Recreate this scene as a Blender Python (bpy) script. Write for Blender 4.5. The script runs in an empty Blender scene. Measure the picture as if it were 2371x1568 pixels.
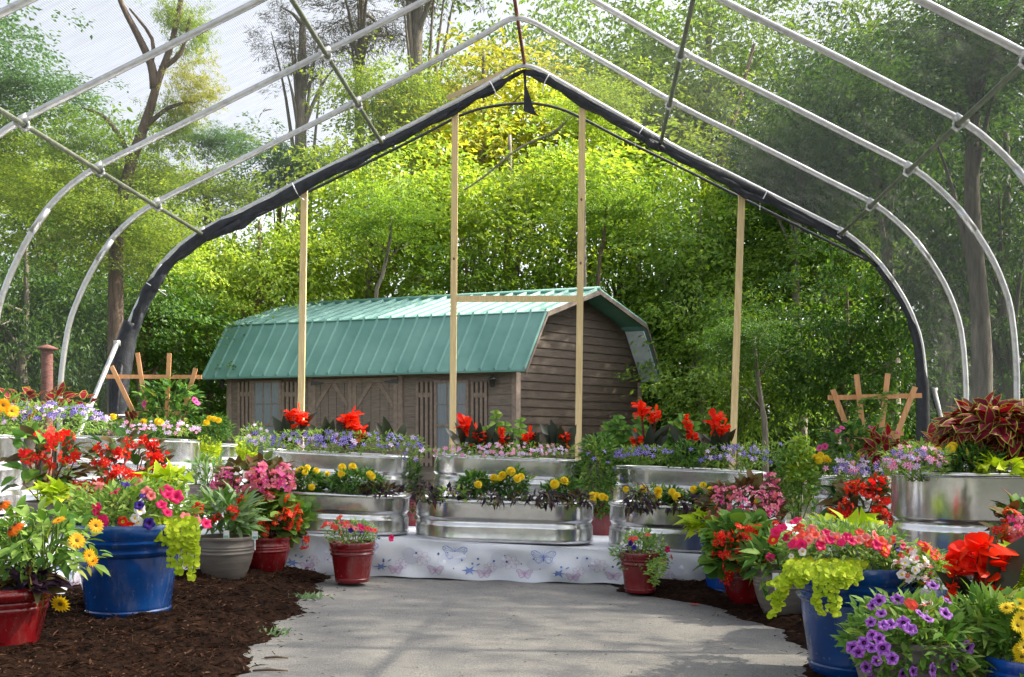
import bpy, math, random
import numpy as np
from mathutils import Vector, Matrix

random.seed(7)
rng = np.random.default_rng(11)
scene = bpy.context.scene
COL = scene.collection
PI = math.pi

# ------------------------------------------------------------------ camera model
EYE = 0.97            # eye height (m)
FOC = 2400.0          # focal length in units of a 2371-wide frame
CX, VH = 1185.5, 1030.0


def P(u, v, Y):
    """world point at distance Y seen at (u, v) of the 2371 x 1568 frame"""
    return Vector(((u - CX) * Y / FOC, Y, EYE + (VH - v) * Y / FOC))


def ground_z(x):
    return 0.03 - 0.035 * max(-5.0, min(5.0, x))


def gnd(u, v):
    """point on the ground at frame position (u, v)"""
    Y = 6.0
    for _ in range(30):
        x = (u - CX) * Y / FOC
        Y = FOC * (EYE - ground_z(x)) / max(v - VH, 5)
    x = (u - CX) * Y / FOC
    return Vector((x, Y, ground_z(x)))


# ------------------------------------------------------------------ materials
MATS = {}


def new_mat(name):
    m = bpy.data.materials.new(name)
    m.use_nodes = True
    nt = m.node_tree
    nt.nodes.clear()
    out = nt.nodes.new('ShaderNodeOutputMaterial')
    MATS[name] = m
    return m, nt, out


def N(nt, kind, **kw):
    n = nt.nodes.new(kind)
    for k, v in kw.items():
        if k in n.inputs.keys():
            n.inputs[k].default_value = v
        else:
            setattr(n, k, v)
    return n


def ramp(nt, stops):
    r = nt.nodes.new('ShaderNodeValToRGB')
    e = r.color_ramp.elements
    while len(e) < len(stops):
        e.new(0.5)
    for i, (p, c) in enumerate(stops):
        e[i].position = p
        e[i].color = (*c, 1)
    return r


def mat_surface(name, c1, c2, rough=0.6, scale=8.0, metallic=0.0, bump=0.0, bump_scale=None, coat=0.0, stretch=None, spec=0.5, detail=6, lo=0.35, hi=0.65):
    m, nt, out = new_mat(name)
    L = nt.links.new
    tc = N(nt, 'ShaderNodeTexCoord')
    src = tc.outputs['Object']
    if stretch:
        mp = N(nt, 'ShaderNodeMapping')
        mp.inputs['Scale'].default_value = stretch
        L(src, mp.inputs['Vector'])
        src = mp.outputs['Vector']
    nz = N(nt, 'ShaderNodeTexNoise', Scale=scale, Detail=detail, Roughness=0.6)
    L(src, nz.inputs['Vector'])
    r = ramp(nt, [(lo, c1), (hi, c2)])
    L(nz.outputs['Fac'], r.inputs['Fac'])
    b = N(nt, 'ShaderNodeBsdfPrincipled', Roughness=rough, Metallic=metallic)
    b.inputs['Specular IOR Level'].default_value = spec
    b.inputs['Coat Weight'].default_value = coat
    L(r.outputs['Color'], b.inputs['Base Color'])
    if bump > 0:
        n2 = N(nt, 'ShaderNodeTexNoise', Scale=bump_scale or scale * 4, Detail=5, Roughness=0.65)
        L(src, n2.inputs['Vector'])
        bp = N(nt, 'ShaderNodeBump', Strength=bump, Distance=0.01)
        L(n2.outputs['Fac'], bp.inputs['Height'])
        L(bp.outputs['Normal'], b.inputs['Normal'])
    L(b.outputs['BSDF'], out.inputs['Surface'])
    return m


def mat_leaf(name, c1, c2, trans=0.35, tint=None, rough=0.6, spec=0.2, c3=None, c3at=.6):
    """thin leaf or petal: colour varies from one leaf to the next"""
    m, nt, out = new_mat(name)
    L = nt.links.new
    g = N(nt, 'ShaderNodeNewGeometry')
    stops = [(0.0, c1), (1.0, c2)] if c3 is None else [(0.0, c1), (c3at, c2), (1.0, c3)]
    r = ramp(nt, stops)
    L(g.outputs['Random Per Island'], r.inputs['Fac'])
    b = N(nt, 'ShaderNodeBsdfPrincipled', Roughness=rough)
    b.inputs['Specular IOR Level'].default_value = spec
    L(r.outputs['Color'], b.inputs['Base Color'])
    t = N(nt, 'ShaderNodeBsdfTranslucent')
    mul = N(nt, 'ShaderNodeMix', data_type='RGBA', blend_type='MULTIPLY')
    mul.inputs[0].default_value = 1.0
    L(r.outputs['Color'], mul.inputs[6])
    tint = tint or (1, 1, 1)
    mul.inputs[7].default_value = (*tint, 1)
    mul.clamp_result = False
    L(mul.outputs[2], t.inputs['Color'])
    mx = N(nt, 'ShaderNodeMixShader')
    mx.inputs['Fac'].default_value = trans
    L(b.outputs['BSDF'], mx.inputs[1])
    L(t.outputs['BSDF'], mx.inputs[2])
    L(mx.outputs['Shader'], out.inputs['Surface'])
    return m


# ------------------------------------------------------------------ mesh builder
TEMPL = {
    'diamond': ([(0, 0), (.45, -1), (1, 0), (.45, 1)], [(0, 1, 2), (0, 2, 3)]),
    'lance': ([(0, 0), (.3, -1), (.3, 0), (.3, 1), (.68, -.72), (.68, 0), (.68, .72), (1, 0)],
              [(0, 1, 2), (0, 2, 3), (1, 4, 5, 2), (2, 5, 6, 3), (4, 7, 5), (5, 7, 6)]),
    'ovate': ([(0, 0), (.12, -.62), (.12, 0), (.12, .62), (.42, -1), (.42, 0), (.42, 1), (.75, -.62), (.75, 0), (.75, .62), (1, 0)],
              [(0, 1, 2), (0, 2, 3), (1, 4, 5, 2), (2, 5, 6, 3), (4, 7, 8, 5), (5, 8, 9, 6), (7, 10, 8), (8, 10, 9)]),
    'round': ([(0, 0), (.05, -.5), (.05, .5), (.3, -.95), (.3, 0), (.3, .95), (.68, -.95), (.68, 0), (.68, .95), (.95, -.45), (.95, .45), (1, 0)],
              [(0, 1, 3, 4), (0, 4, 5, 2), (3, 6, 7, 4), (4, 7, 8, 5), (6, 9, 11, 7), (7, 11, 10, 8)]),
    'heart': ([(0.04, 0), (-.1, -.5), (.16, -1), (.45, -.62), (1, 0), (.45, .62), (.16, 1), (-.1, .5), (.36, 0)],
              [(8, 0, 1), (8, 1, 2), (8, 2, 3), (8, 3, 4), (8, 4, 5), (8, 5, 6), (8, 6, 7), (8, 7, 0)]),
    'petal': ([(0, 0), (.35, -.6), (.35, 0), (.35, .6), (.75, -1), (.75, 0), (.75, 1), (.96, -.55), (1, 0), (.96, .55)],
              [(0, 1, 2), (0, 2, 3), (1, 4, 5, 2), (2, 5, 6, 3), (4, 7, 8, 5), (5, 8, 9, 6)]),
    # two-coloured: inner faces take the first material, the margin the second
    'coleus': ([(0, 0), (.12, -.5), (.12, 0), (.12, .5), (.42, -.84), (.42, 0), (.42, .84), (.76, -.5), (.76, 0), (.76, .5), (.95, 0),
                (.08, -.62), (.42, -1), (.78, -.62), (1, 0), (.78, .62), (.42, 1), (.08, .62)],
               [(0, 1, 2), (0, 2, 3), (1, 4, 5, 2), (2, 5, 6, 3), (4, 7, 8, 5), (5, 8, 9, 6), (7, 10, 8), (8, 10, 9),
                (0, 11, 1), (11, 12, 4, 1), (12, 13, 7, 4), (13, 14, 10, 7), (14, 15, 9, 10), (15, 16, 6, 9), (16, 17, 3, 6), (17, 0, 3)],
               [0] * 8 + [1] * 8),
    'star': ([(0, 0), (.55, -1), (.5, -.38), (.5, .38), (.55, 1), (1, 0)],
             [(0, 2, 5, 3), (0, 1, 2), (1, 5, 2), (0, 3, 4), (3, 5, 4)], [0, 1, 1, 1, 1]),
}


def norm(a):
    a = np.asarray(a, float)
    return a / np.maximum(np.linalg.norm(a, axis=-1, keepdims=True), 1e-9)


class MB:
    def __init__(self):
        self.V, self.F, self.M, self.n = [], [], [], 0

    def add(self, verts, faces, mi=0):
        verts = [tuple(v) for v in verts]
        o = self.n
        self.V.extend(verts)
        self.n += len(verts)
        for k, f in enumerate(faces):
            self.F.append(tuple(i + o for i in f))
            self.M.append(mi[k] if isinstance(mi, (list, tuple)) else mi)

    def leaves(self, O, D, U, L, W, templ='lance', fold=.25, droop=.25, mi=0, curl=0.0):
        O = np.asarray(O, float); D = norm(D)
        n = len(O)
        S = norm(np.cross(D, norm(U)))
        U2 = np.cross(S, D)
        L = np.broadcast_to(np.asarray(L, float), (n,))[:, None]
        W = np.broadcast_to(np.asarray(W, float), (n,))[:, None]
        t = TEMPL[templ]
        pts, faces = t[0], t[1]
        fm = t[2] if len(t) > 2 else [0] * len(faces)
        out = np.empty((n, len(pts), 3))
        for k, (a, s) in enumerate(pts):
            out[:, k] = O + D * L * a + S * W * s * .5 + U2 * (fold * abs(s) * W * .5 - droop * L * a * a + curl * L * (a ** 3))
        o = self.n
        self.V.extend(map(tuple, out.reshape(-1, 3)))
        self.n += n * len(pts)
        np_ = len(pts)
        for i in range(n):
            b = o + i * np_
            for f in faces:
                self.F.append(tuple(b + j for j in f))
            self.M.extend([mi + q for q in fm])

    def tube(self, pts, rad, n=8, mi=0, cap=True):
        pts = [Vector(p) for p in pts]
        if not hasattr(rad, '__len__'):
            rad = [rad] * len(pts)
        V, F = [], []
        T = []
        for i in range(len(pts)):
            a = pts[max(0, i - 1)]; b = pts[min(len(pts) - 1, i + 1)]
            T.append((b - a).normalized())
        ref = Vector((0, 0, 1)) if abs(T[0].z) < .9 else Vector((1, 0, 0))
        x = T[0].cross(ref).normalized()
        for i, p in enumerate(pts):
            x = (x - T[i] * x.dot(T[i])).normalized()
            y = T[i].cross(x)
            for k in range(n):
                a = 2 * PI * k / n
                V.append(p + (x * math.cos(a) + y * math.sin(a)) * rad[i])
        for i in range(len(pts) - 1):
            for k in range(n):
                F.append((i * n + k, i * n + (k + 1) % n, (i + 1) * n + (k + 1) % n, (i + 1) * n + k))
        if cap:
            F.append(tuple(range(n))[::-1])
            F.append(tuple(range((len(pts) - 1) * n, len(pts) * n)))
        self.add(V, F, mi)

    def box(self, c, s, rot=None, mi=0):
        c = Vector(c); hx, hy, hz = s[0] / 2, s[1] / 2, s[2] / 2
        V = [Vector((a * hx, b * hy, d * hz)) for a in (-1, 1) for b in (-1, 1) for d in (-1, 1)]
        if rot is not None:
            V = [rot @ v for v in V]
        self.add([v + c for v in V], [(0, 1, 3, 2), (4, 6, 7, 5), (0, 4, 5, 1), (2, 3, 7, 6), (0, 2, 6, 4), (1, 5, 7, 3)], mi)

    def bar(self, a, b, w, d, mi=0, side=(1, 0, 0)):
        """straight bar from a to b, w across 'side', d across the other way"""
        a, b = Vector(a), Vector(b)
        t = (b - a).normalized(); s = Vector(side); s = (s - t * s.dot(t)).normalized(); q = t.cross(s)
        V = []
        for p in (a, b):
            for i, j in ((-1, -1), (1, -1), (1, 1), (-1, 1)):
                V.append(p + s * (i * w / 2) + q * (j * d / 2))
        self.add(V, [(3, 2, 1, 0), (4, 5, 6, 7), (0, 1, 5, 4), (1, 2, 6, 5), (2, 3, 7, 6), (3, 0, 4, 7)], mi)

    def lathe(self, prof, n=48, c=(0, 0, 0), mi=0):
        V, F = [], []
        for r, z in prof:
            for k in range(n):
                a = 2 * PI * k / n
                V.append((c[0] + r * math.cos(a), c[1] + r * math.sin(a), c[2] + z))
        for i in range(len(prof) - 1):
            for k in range(n):
                F.append((i * n + k, i * n + (k + 1) % n, (i + 1) * n + (k + 1) % n, (i + 1) * n + k))
        self.add(V, F, mi)

    def mesh(self, name, mats, smooth=True):
        me = bpy.data.meshes.new(name)
        me.from_pydata(self.V, [], self.F)
        for m in (mats if isinstance(mats, (list, tuple)) else [mats]):
            me.materials.append(MATS[m] if isinstance(m, str) else m)
        me.polygons.foreach_set('material_index', self.M)
        me.polygons.foreach_set('use_smooth', [bool(smooth)] * len(self.F))
        me.update()
        return me

    def build(self, name, mats, parent=None, loc=None, smooth=True):
        o = bpy.data.objects.new(name, self.mesh(name, mats, smooth))
        COL.objects.link(o)
        if loc is not None:
            o.location = loc
        if parent is not None:
            o.parent = parent
        return o


def tag(o, label, cat, group=None):
    o['label'] = label
    o['category'] = cat
    if group:
        o['group'] = group
    return o


def thing(name, label, cat, loc, group=None, rot=None):
    o = bpy.data.objects.new(name, None)
    o.empty_display_size = .1
    COL.objects.link(o)
    o.location = loc
    if rot:
        o.rotation_euler = rot
    return tag(o, label, cat, group)


def inst(name, me, parent, loc, rot=None, sc=1.0):
    o = bpy.data.objects.new(name, me)
    COL.objects.link(o)
    o.parent = parent
    o.location = loc
    if rot is not None:
        o.rotation_mode = 'QUATERNION'
        o.rotation_quaternion = rot
    o.scale = (sc, sc, sc)
    return o


def auto_smooth(o, ang=40):
    me = o.data
    try:
        me.set_sharp_from_angle(angle=math.radians(ang))
    except Exception:
        pass
    return o
# ------------------------------------------------------------------ palette
# foliage
mat_leaf('leaf_mid', (.06, .17, .03), (.16, .32, .05), .3, (1.25, 1.2, .6), c3=(.40, .36, .06), c3at=.93)
mat_leaf('leaf_dark', (.025, .085, .02), (.08, .19, .04), .25, (1.2, 1.2, .6), c3=(.30, .30, .05), c3at=.94)
mat_leaf('leaf_grey', (.16, .27, .13), (.28, .40, .20), .25, (1, 1.1, .7))
mat_leaf('leaf_fine', (.14, .28, .05), (.32, .47, .11), .32, (1.1, 1.15, .5), c3=(.48, .42, .12), c3at=.95)
mat_leaf('leaf_lime', (.34, .50, .015), (.58, .68, .04), .35, (1.1, 1.1, .4))
mat_leaf('leaf_bronze', (.05, .04, .018), (.13, .11, .035), .2, (1.5, .8, .4))
mat_leaf('leaf_redgreen', (.13, .03, .02), (.10, .16, .03), .25, (1.3, .9, .5))
mat_leaf('leaf_black', (.012, .006, .014), (.05, .022, .045), .12, (1.4, .6, .9))
mat_leaf('coleus_red', (.11, .004, .016), (.26, .014, .035), .3, (1.6, .5, .5))
mat_leaf('coleus_edge', (.22, .26, .03), (.42, .40, .07), .3, (1.1, 1.1, .5))
mat_leaf('stem_green', (.10, .19, .04), (.20, .30, .07), .15)
mat_leaf('stem_red', (.12, .03, .03), (.18, .06, .04), .15)
# petals
mat_leaf('petal_red', (.76, .012, .018), (.90, .04, .03), .42, (1, .6, .5), .45)
mat_leaf('petal_scarlet', (.84, .02, .008), (.96, .07, .014), .45, (1, .7, .4), .45)
mat_leaf('petal_coral', (.86, .06, .05), (.95, .16, .11), .45, (1, .8, .7), .45)
mat_leaf('petal_pink', (.88, .20, .36), (.95, .42, .54), .45, (1, .9, .9), .45)
mat_leaf('petal_hot', (.80, .05, .32), (.90, .16, .46), .35, (1, .8, .9), .45)
mat_leaf('petal_magenta', (.62, .01, .10), (.80, .03, .18), .3, (1, .6, .8), .45)
mat_leaf('petal_salmon', (.80, .16, .17), (.88, .32, .30), .35, (1, .9, .9), .45)
mat_leaf('petal_purple', (.40, .14, .62), (.58, .28, .80), .4, (1, .9, 1), .45)
mat_leaf('petal_vein', (.24, .04, .42), (.36, .09, .54), .35, (1, .9, 1), .45)
mat_leaf('petal_throat', (.03, .002, .05), (.06, .005, .09), .1)
mat_leaf('petal_violet', (.035, .012, .29), (.09, .035, .43), .25, (1, .9, 1), .45)
mat_leaf('petal_lilac', (.42, .20, .60), (.66, .42, .76), .3, None, .45)
mat_leaf('petal_white', (.78, .74, .80), (.86, .84, .86), .3, None, .45)
mat_leaf('petal_navy', (.02, .01, .16), (.05, .02, .28), .2, None, .45)
mat_leaf('petal_yellow', (.86, .62, .015), (.94, .78, .04), .3, (1, .9, .5), .5)
mat_leaf('petal_gold', (.85, .36, .008), (.92, .52, .015), .3, (1, .8, .5), .5)
mat_leaf('petal_orange', (.78, .12, .01), (.86, .24, .02), .3, (1, .7, .5), .5)
mat_leaf('flower_eye', (.10, .05, .01), (.16, .09, .015), .0)
# hard goods
def mat_glaze(name, c1, c2, dust=(.20, .17, .14)):
    """glazed pot: slight colour drift, dried water marks and dust that dull the gloss"""
    m, nt, out = new_mat(name)
    L = nt.links.new
    tc = N(nt, 'ShaderNodeTexCoord')
    n1 = N(nt, 'ShaderNodeTexNoise', Scale=5.0, Detail=5)
    L(tc.outputs['Object'], n1.inputs['Vector'])
    r1 = ramp(nt, [(.35, c1), (.65, c2)])
    L(n1.outputs['Fac'], r1.inputs['Fac'])
    mp = N(nt, 'ShaderNodeMapping')
    mp.inputs['Scale'].default_value = (7, 7, 1.6)
    L(tc.outputs['Object'], mp.inputs['Vector'])
    n2 = N(nt, 'ShaderNodeTexNoise', Scale=2.0, Detail=8, Roughness=.7)
    L(mp.outputs['Vector'], n2.inputs['Vector'])
    r2 = ramp(nt, [(.50, (0, 0, 0)), (.78, (.30, .30, .30))])
    L(n2.outputs['Fac'], r2.inputs['Fac'])
    n3 = N(nt, 'ShaderNodeTexNoise', Scale=55.0, Detail=3)
    L(tc.outputs['Object'], n3.inputs['Vector'])
    r3 = ramp(nt, [(.66, (0, 0, 0)), (.74, (.35, .35, .35))])
    L(n3.outputs['Fac'], r3.inputs['Fac'])
    ad = N(nt, 'ShaderNodeMath', operation='MAXIMUM')
    L(r2.outputs['Color'], ad.inputs[0]); L(r3.outputs['Color'], ad.inputs[1])
    mx = N(nt, 'ShaderNodeMix', data_type='RGBA')
    L(ad.outputs[0], mx.inputs[0]); L(r1.outputs['Color'], mx.inputs[6]); mx.inputs[7].default_value = (*dust, 1)
    rr = N(nt, 'ShaderNodeMath', operation='MULTIPLY_ADD')
    L(ad.outputs[0], rr.inputs[0]); rr.inputs[1].default_value = 1.1; rr.inputs[2].default_value = .15
    b = N(nt, 'ShaderNodeBsdfPrincipled')
    b.inputs['Specular IOR Level'].default_value = .6
    b.inputs['Coat Weight'].default_value = .25
    L(mx.outputs[2], b.inputs['Base Color']); L(rr.outputs[0], b.inputs['Roughness'])
    bp = N(nt, 'ShaderNodeBump', Strength=.06, Distance=.01)
    L(n1.outputs['Fac'], bp.inputs['Height']); L(bp.outputs['Normal'], b.inputs['Normal'])
    L(b.outputs[0], out.inputs['Surface'])


mat_glaze('glaze_blue', (.002, .030, .14), (.003, .058, .24))
mat_glaze('glaze_cobalt', (.005, .06, .34), (.008, .09, .44))
mat_glaze('glaze_red', (.14, .004, .007), (.22, .008, .012))
mat_leaf('leaf_canna', (.012, .022, .012), (.035, .05, .022), .12, (1.4, 1, .5), .4, .45)
mat_surface('plastic_taupe', (.12, .105, .095), (.19, .17, .15), .42, 6, stretch=(1, 1, 6), bump=.08, bump_scale=20)
mat_surface('plastic_brown', (.07, .055, .05), (.11, .09, .08), .45, 6, stretch=(1, 1, 6))
mat_surface('soil', (.012, .008, .006), (.04, .027, .018), .95, 40, bump=.8, bump_scale=120)
mat_surface('tag_white', (.72, .74, .72), (.8, .82, .8), .5, 8)
mat_surface('tag_green', (.10, .35, .25), (.25, .5, .42), .5, 30)


def mat_galv(name, rough=.14, base=((.50, .53, .55), (.72, .72, .71))):
    m, nt, out = new_mat(name)
    L = nt.links.new
    tc = N(nt, 'ShaderNodeTexCoord')
    vo = N(nt, 'ShaderNodeTexVoronoi', Scale=26.0)
    L(tc.outputs['Object'], vo.inputs['Vector'])
    nz = N(nt, 'ShaderNodeTexNoise', Scale=3.2, Detail=5)
    mp = N(nt, 'ShaderNodeMapping')
    mp.inputs['Scale'].default_value = (1.0, 1.0, .35)
    L(tc.outputs['Object'], mp.inputs['Vector'])
    L(mp.outputs['Vector'], nz.inputs['Vector'])
    r = ramp(nt, [(.3, base[0]), (.7, base[1])])
    mxv = N(nt, 'ShaderNodeMix', data_type='RGBA')
    mxv.inputs[0].default_value = .18
    L(nz.outputs['Fac'], r.inputs['Fac'])
    L(r.outputs['Color'], mxv.inputs[6])
    L(vo.outputs['Color'], mxv.inputs[7])
    hs = N(nt, 'ShaderNodeHueSaturation', Saturation=.12, Value=1.05)
    L(mxv.outputs[2], hs.inputs['Color'])
    rr = N(nt, 'ShaderNodeMapRange')
    rr.inputs['To Min'].default_value = rough - .06
    rr.inputs['To Max'].default_value = rough + .16
    mp2 = N(nt, 'ShaderNodeMapping')
    mp2.inputs['Scale'].default_value = (9, 9, .7)
    L(tc.outputs['Object'], mp2.inputs['Vector'])
    st = N(nt, 'ShaderNodeTexNoise', Scale=2.0, Detail=6, Roughness=.75)
    L(mp2.outputs['Vector'], st.inputs['Vector'])
    L(st.outputs['Fac'], rr.inputs['Value'])
    b = N(nt, 'ShaderNodeBsdfPrincipled', Metallic=.92)
    L(hs.outputs['Color'], b.inputs['Base Color'])
    L(rr.outputs['Result'], b.inputs['Roughness'])
    n2 = N(nt, 'ShaderNodeTexNoise', Scale=5.0, Detail=3)
    L(tc.outputs['Object'], n2.inputs['Vector'])
    bp = N(nt, 'ShaderNodeBump', Strength=.09, Distance=.03)
    L(n2.outputs['Fac'], bp.inputs['Height'])
    L(bp.outputs['Normal'], b.inputs['Normal'])
    L(b.outputs['BSDF'], out.inputs['Surface'])


mat_galv('galvanised')
mat_galv('pipe_metal', .34, ((.48, .50, .50), (.66, .67, .66)))
mat_surface('pipe_dull', (.13, .15, .11), (.22, .24, .19), .5, 12, .55, stretch=(1, 1, 1))
mat_surface('pipe_rust', (.13, .035, .02), (.25, .09, .05), .7, 20)
mat_surface('tie_white', (.7, .72, .74), (.8, .8, .82), .5, 20)
mat_surface('cord_black', (.008, .009, .012), (.02, .02, .024), .6, 20)
mat_surface('lumber', (.58, .43, .20), (.72, .56, .30), .6, 5, stretch=(14, 14, .8), bump=.15, bump_scale=30)
mat_surface('knot', (.10, .04, .02), (.2, .09, .04), .6, 20)
mat_surface('cedar', (.58, .27, .11), (.72, .38, .18), .6, 6, stretch=(9, 9, 1), bump=.1)
mat_surface('cloth_white', (.74, .77, .86), (.84, .86, .92), .8, 5, bump=.12, bump_scale=60)
mat_surface('print_blue', (.14, .22, .56), (.24, .34, .68), .8, 20)
mat_surface('print_navy', (.05, .08, .32), (.09, .13, .44), .8, 20)
mat_surface('print_pink', (.52, .30, .52), (.60, .42, .60), .8, 20)
mat_surface('print_wash', (.66, .69, .81), (.73, .75, .85), .8, 4)
mat_surface('net_bundle', (.003, .004, .007), (.018, .023, .033), .55, 14, stretch=(1, 1, 1), bump=.9, bump_scale=26)


def mat_net(name):
    """black knitted shade cloth: open threads, part see-through"""
    m, nt, out = new_mat(name)
    L = nt.links.new
    uv = N(nt, 'ShaderNodeUVMap')
    # threads, coarse enough to shimmer where the cloth is near
    w1 = N(nt, 'ShaderNodeTexWave', Scale=21.0, Distortion=.8)
    w1.bands_direction = 'X'
    w2 = N(nt, 'ShaderNodeTexWave', Scale=21.0, Distortion=.8)
    w2.bands_direction = 'Y'
    mp = N(nt, 'ShaderNodeMapping')
    mp.inputs['Scale'].default_value = (1, 1, 1)
    for w in (w1, w2):
        L(uv.outputs['UV'], w.inputs['Vector'])
    mxw = N(nt, 'ShaderNodeMath', operation='MAXIMUM')
    L(w1.outputs['Fac'], mxw.inputs[0]); L(w2.outputs['Fac'], mxw.inputs[1])
    # uneven weave: streaks along the cloth
    L(uv.outputs['UV'], mp.inputs['Vector'])
    mp.inputs['Scale'].default_value = (2.2, 16, 1)
    nz = N(nt, 'ShaderNodeTexNoise', Scale=1.6, Detail=6, Roughness=.7)
    L(mp.outputs['Vector'], nz.inputs['Vector'])
    a = N(nt, 'ShaderNodeMath', operation='MULTIPLY_ADD')
    L(mxw.outputs[0], a.inputs[0]); a.inputs[1].default_value = .32
    # shade of the right slope put in as extra opacity, from just past the ridge
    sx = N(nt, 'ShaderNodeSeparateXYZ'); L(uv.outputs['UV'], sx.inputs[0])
    right_shade = N(nt, 'ShaderNodeMapRange')
    right_shade.inputs['From Min'].default_value = 9.2; right_shade.inputs['From Max'].default_value = 10.2
    right_shade.inputs['To Min'].default_value = .07; right_shade.inputs['To Max'].default_value = .26
    L(sx.outputs[0], right_shade.inputs['Value']); L(right_shade.outputs[0], a.inputs[2])
    b_ = N(nt, 'ShaderNodeMath', operation='MULTIPLY_ADD')
    L(nz.outputs['Fac'], b_.inputs[0]); b_.inputs[1].default_value = .30; L(a.outputs[0], b_.inputs[2])
    b_.use_clamp = True
    tr = N(nt, 'ShaderNodeBsdfTransparent')
    d = N(nt, 'ShaderNodeBsdfDiffuse', Color=(.014, .017, .019, 1))
    t = N(nt, 'ShaderNodeBsdfTranslucent', Color=(.045, .049, .050, 1))
    gl = N(nt, 'ShaderNodeBsdfGlossy', Color=(.5, .5, .5, 1), Roughness=.45)
    m1 = N(nt, 'ShaderNodeMixShader'); m1.inputs[0].default_value = .42
    L(d.outputs[0], m1.inputs[1]); L(t.outputs[0], m1.inputs[2])
    m2 = N(nt, 'ShaderNodeMixShader'); m2.inputs[0].default_value = .05
    L(m1.outputs[0], m2.inputs[1]); L(gl.outputs[0], m2.inputs[2])
    m3 = N(nt, 'ShaderNodeMixShader')
    L(b_.outputs[0], m3.inputs[0])
    L(tr.outputs[0], m3.inputs[1]); L(m2.outputs[0], m3.inputs[2])
    L(m3.outputs[0], out.inputs['Surface'])


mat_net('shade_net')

# ground
mat_surface('fascia_brown', (.08, .06, .048), (.14, .108, .088), .7, 3, bump=.2, bump_scale=24)
mat_surface('earth', (.022, .034, .010), (.055, .052, .026), .95, 2.5, bump=.6, bump_scale=25)
mat_surface('mulch', (.005, .0025, .0015), (.032, .015, .009), .95, 30, bump=1.0, bump_scale=90, detail=10, spec=.08)
mat_leaf('mulch_chip', (.007, .003, .002), (.040, .017, .009), .0, None, .9, .1, c3=(.12, .062, .038))


def mat_asphalt():
    m, nt, out = new_mat('asphalt')
    L = nt.links.new
    tc = N(nt, 'ShaderNodeTexCoord')
    fine = N(nt, 'ShaderNodeTexNoise', Scale=160.0, Detail=4, Roughness=.7)
    mid = N(nt, 'ShaderNodeTexNoise', Scale=2.6, Detail=7, Roughness=.65)
    mp = N(nt, 'ShaderNodeMapping')
    mp.inputs['Scale'].default_value = (5, 16, 1)
    st = N(nt, 'ShaderNodeTexNoise', Scale=1.0, Detail=6, Roughness=.7)
    for n_ in (fine, mid):
        L(tc.outputs['Object'], n_.inputs['Vector'])
    L(tc.outputs['Object'], mp.inputs['Vector']); L(mp.outputs['Vector'], st.inputs['Vector'])
    r1 = ramp(nt, [(.34, (.095, .097, .10)), (.66, (.33, .322, .308))])
    L(fine.outputs['Fac'], r1.inputs['Fac'])
    r2 = ramp(nt, [(.34, (.66, .67, .70)), (.66, (1.10, 1.08, 1.04))])
    L(mid.outputs['Fac'], r2.inputs['Fac'])
    r3 = ramp(nt, [(.30, (.62, .62, .63)), (.42, (1, 1, 1))])
    L(st.outputs['Fac'], r3.inputs['Fac'])
    x = N(nt, 'ShaderNodeMix', data_type='RGBA', blend_type='MULTIPLY'); x.inputs[0].default_value = 1
    L(r1.outputs['Color'], x.inputs[6]); L(r2.outputs['Color'], x.inputs[7])
    y = N(nt, 'ShaderNodeMix', data_type='RGBA', blend_type='MULTIPLY'); y.inputs[0].default_value = 1
    L(x.outputs[2], y.inputs[6]); L(r3.outputs['Color'], y.inputs[7])
    b = N(nt, 'ShaderNodeBsdfPrincipled', Roughness=.85)
    L(y.outputs[2], b.inputs['Base Color'])
    bp = N(nt, 'ShaderNodeBump', Strength=.55, Distance=.006)
    L(fine.outputs['Fac'], bp.inputs['Height']); L(bp.outputs['Normal'], b.inputs['Normal'])
    L(b.outputs[0], out.inputs['Surface'])


mat_asphalt()

# shed
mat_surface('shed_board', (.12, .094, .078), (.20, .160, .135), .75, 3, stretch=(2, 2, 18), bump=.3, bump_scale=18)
mat_surface('shed_board_shaded', (.026, .017, .011), (.064, .043, .030), .75, 3, stretch=(2, 2, 18), bump=.3, bump_scale=18)  # same boards as the front wall, the gable's shade put into the colour
mat_surface('shed_trim', (.17, .125, .10), (.25, .19, .155), .7, 3, stretch=(4, 4, 4), bump=.2, bump_scale=24)
mat_surface('shed_dark', (.02, .015, .012), (.035, .027, .022), .8, 5)
mat_surface('roof_metal', (.085, .205, .18), (.13, .265, .235), .52, 1.4, spec=.3, bump=.06, bump_scale=6, detail=9)
mat_surface('white_paint', (.36, .40, .44), (.46, .50, .54), .5, 8)
mat_surface('lamp_black', (.02, .02, .02), (.05, .05, .05), .4, 20)
mat_surface('curtain', (.45, .47, .50), (.62, .64, .66), .9, 4, stretch=(14, 14, 1))
m, nt, out = new_mat('window_glass')
b = N(nt, 'ShaderNodeBsdfPrincipled', Roughness=.06, **{'Base Color': (.16, .20, .24, 1)})
b.inputs['Specular IOR Level'].default_value = .9
b.inputs['Alpha'].default_value = .62
nt.links.new(b.outputs[0], out.inputs['Surface'])
mat_surface('bark_grey', (.10, .085, .065), (.22, .19, .15), .9, 5, stretch=(5, 5, .7), bump=.9, bump_scale=14)
mat_surface('bark_brown', (.07, .045, .03), (.16, .11, .075), .9, 5, stretch=(5, 5, .7), bump=.9, bump_scale=14)
mat_surface('bark_warm', (.20, .11, .06), (.34, .21, .13), .9, 5, stretch=(5, 5, .7), bump=.9, bump_scale=14)
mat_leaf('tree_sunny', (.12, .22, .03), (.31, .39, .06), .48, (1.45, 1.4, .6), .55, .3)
mat_leaf('tree_green', (.07, .16, .028), (.20, .30, .05), .46, (1.5, 1.45, .6), .55, .3)
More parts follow.
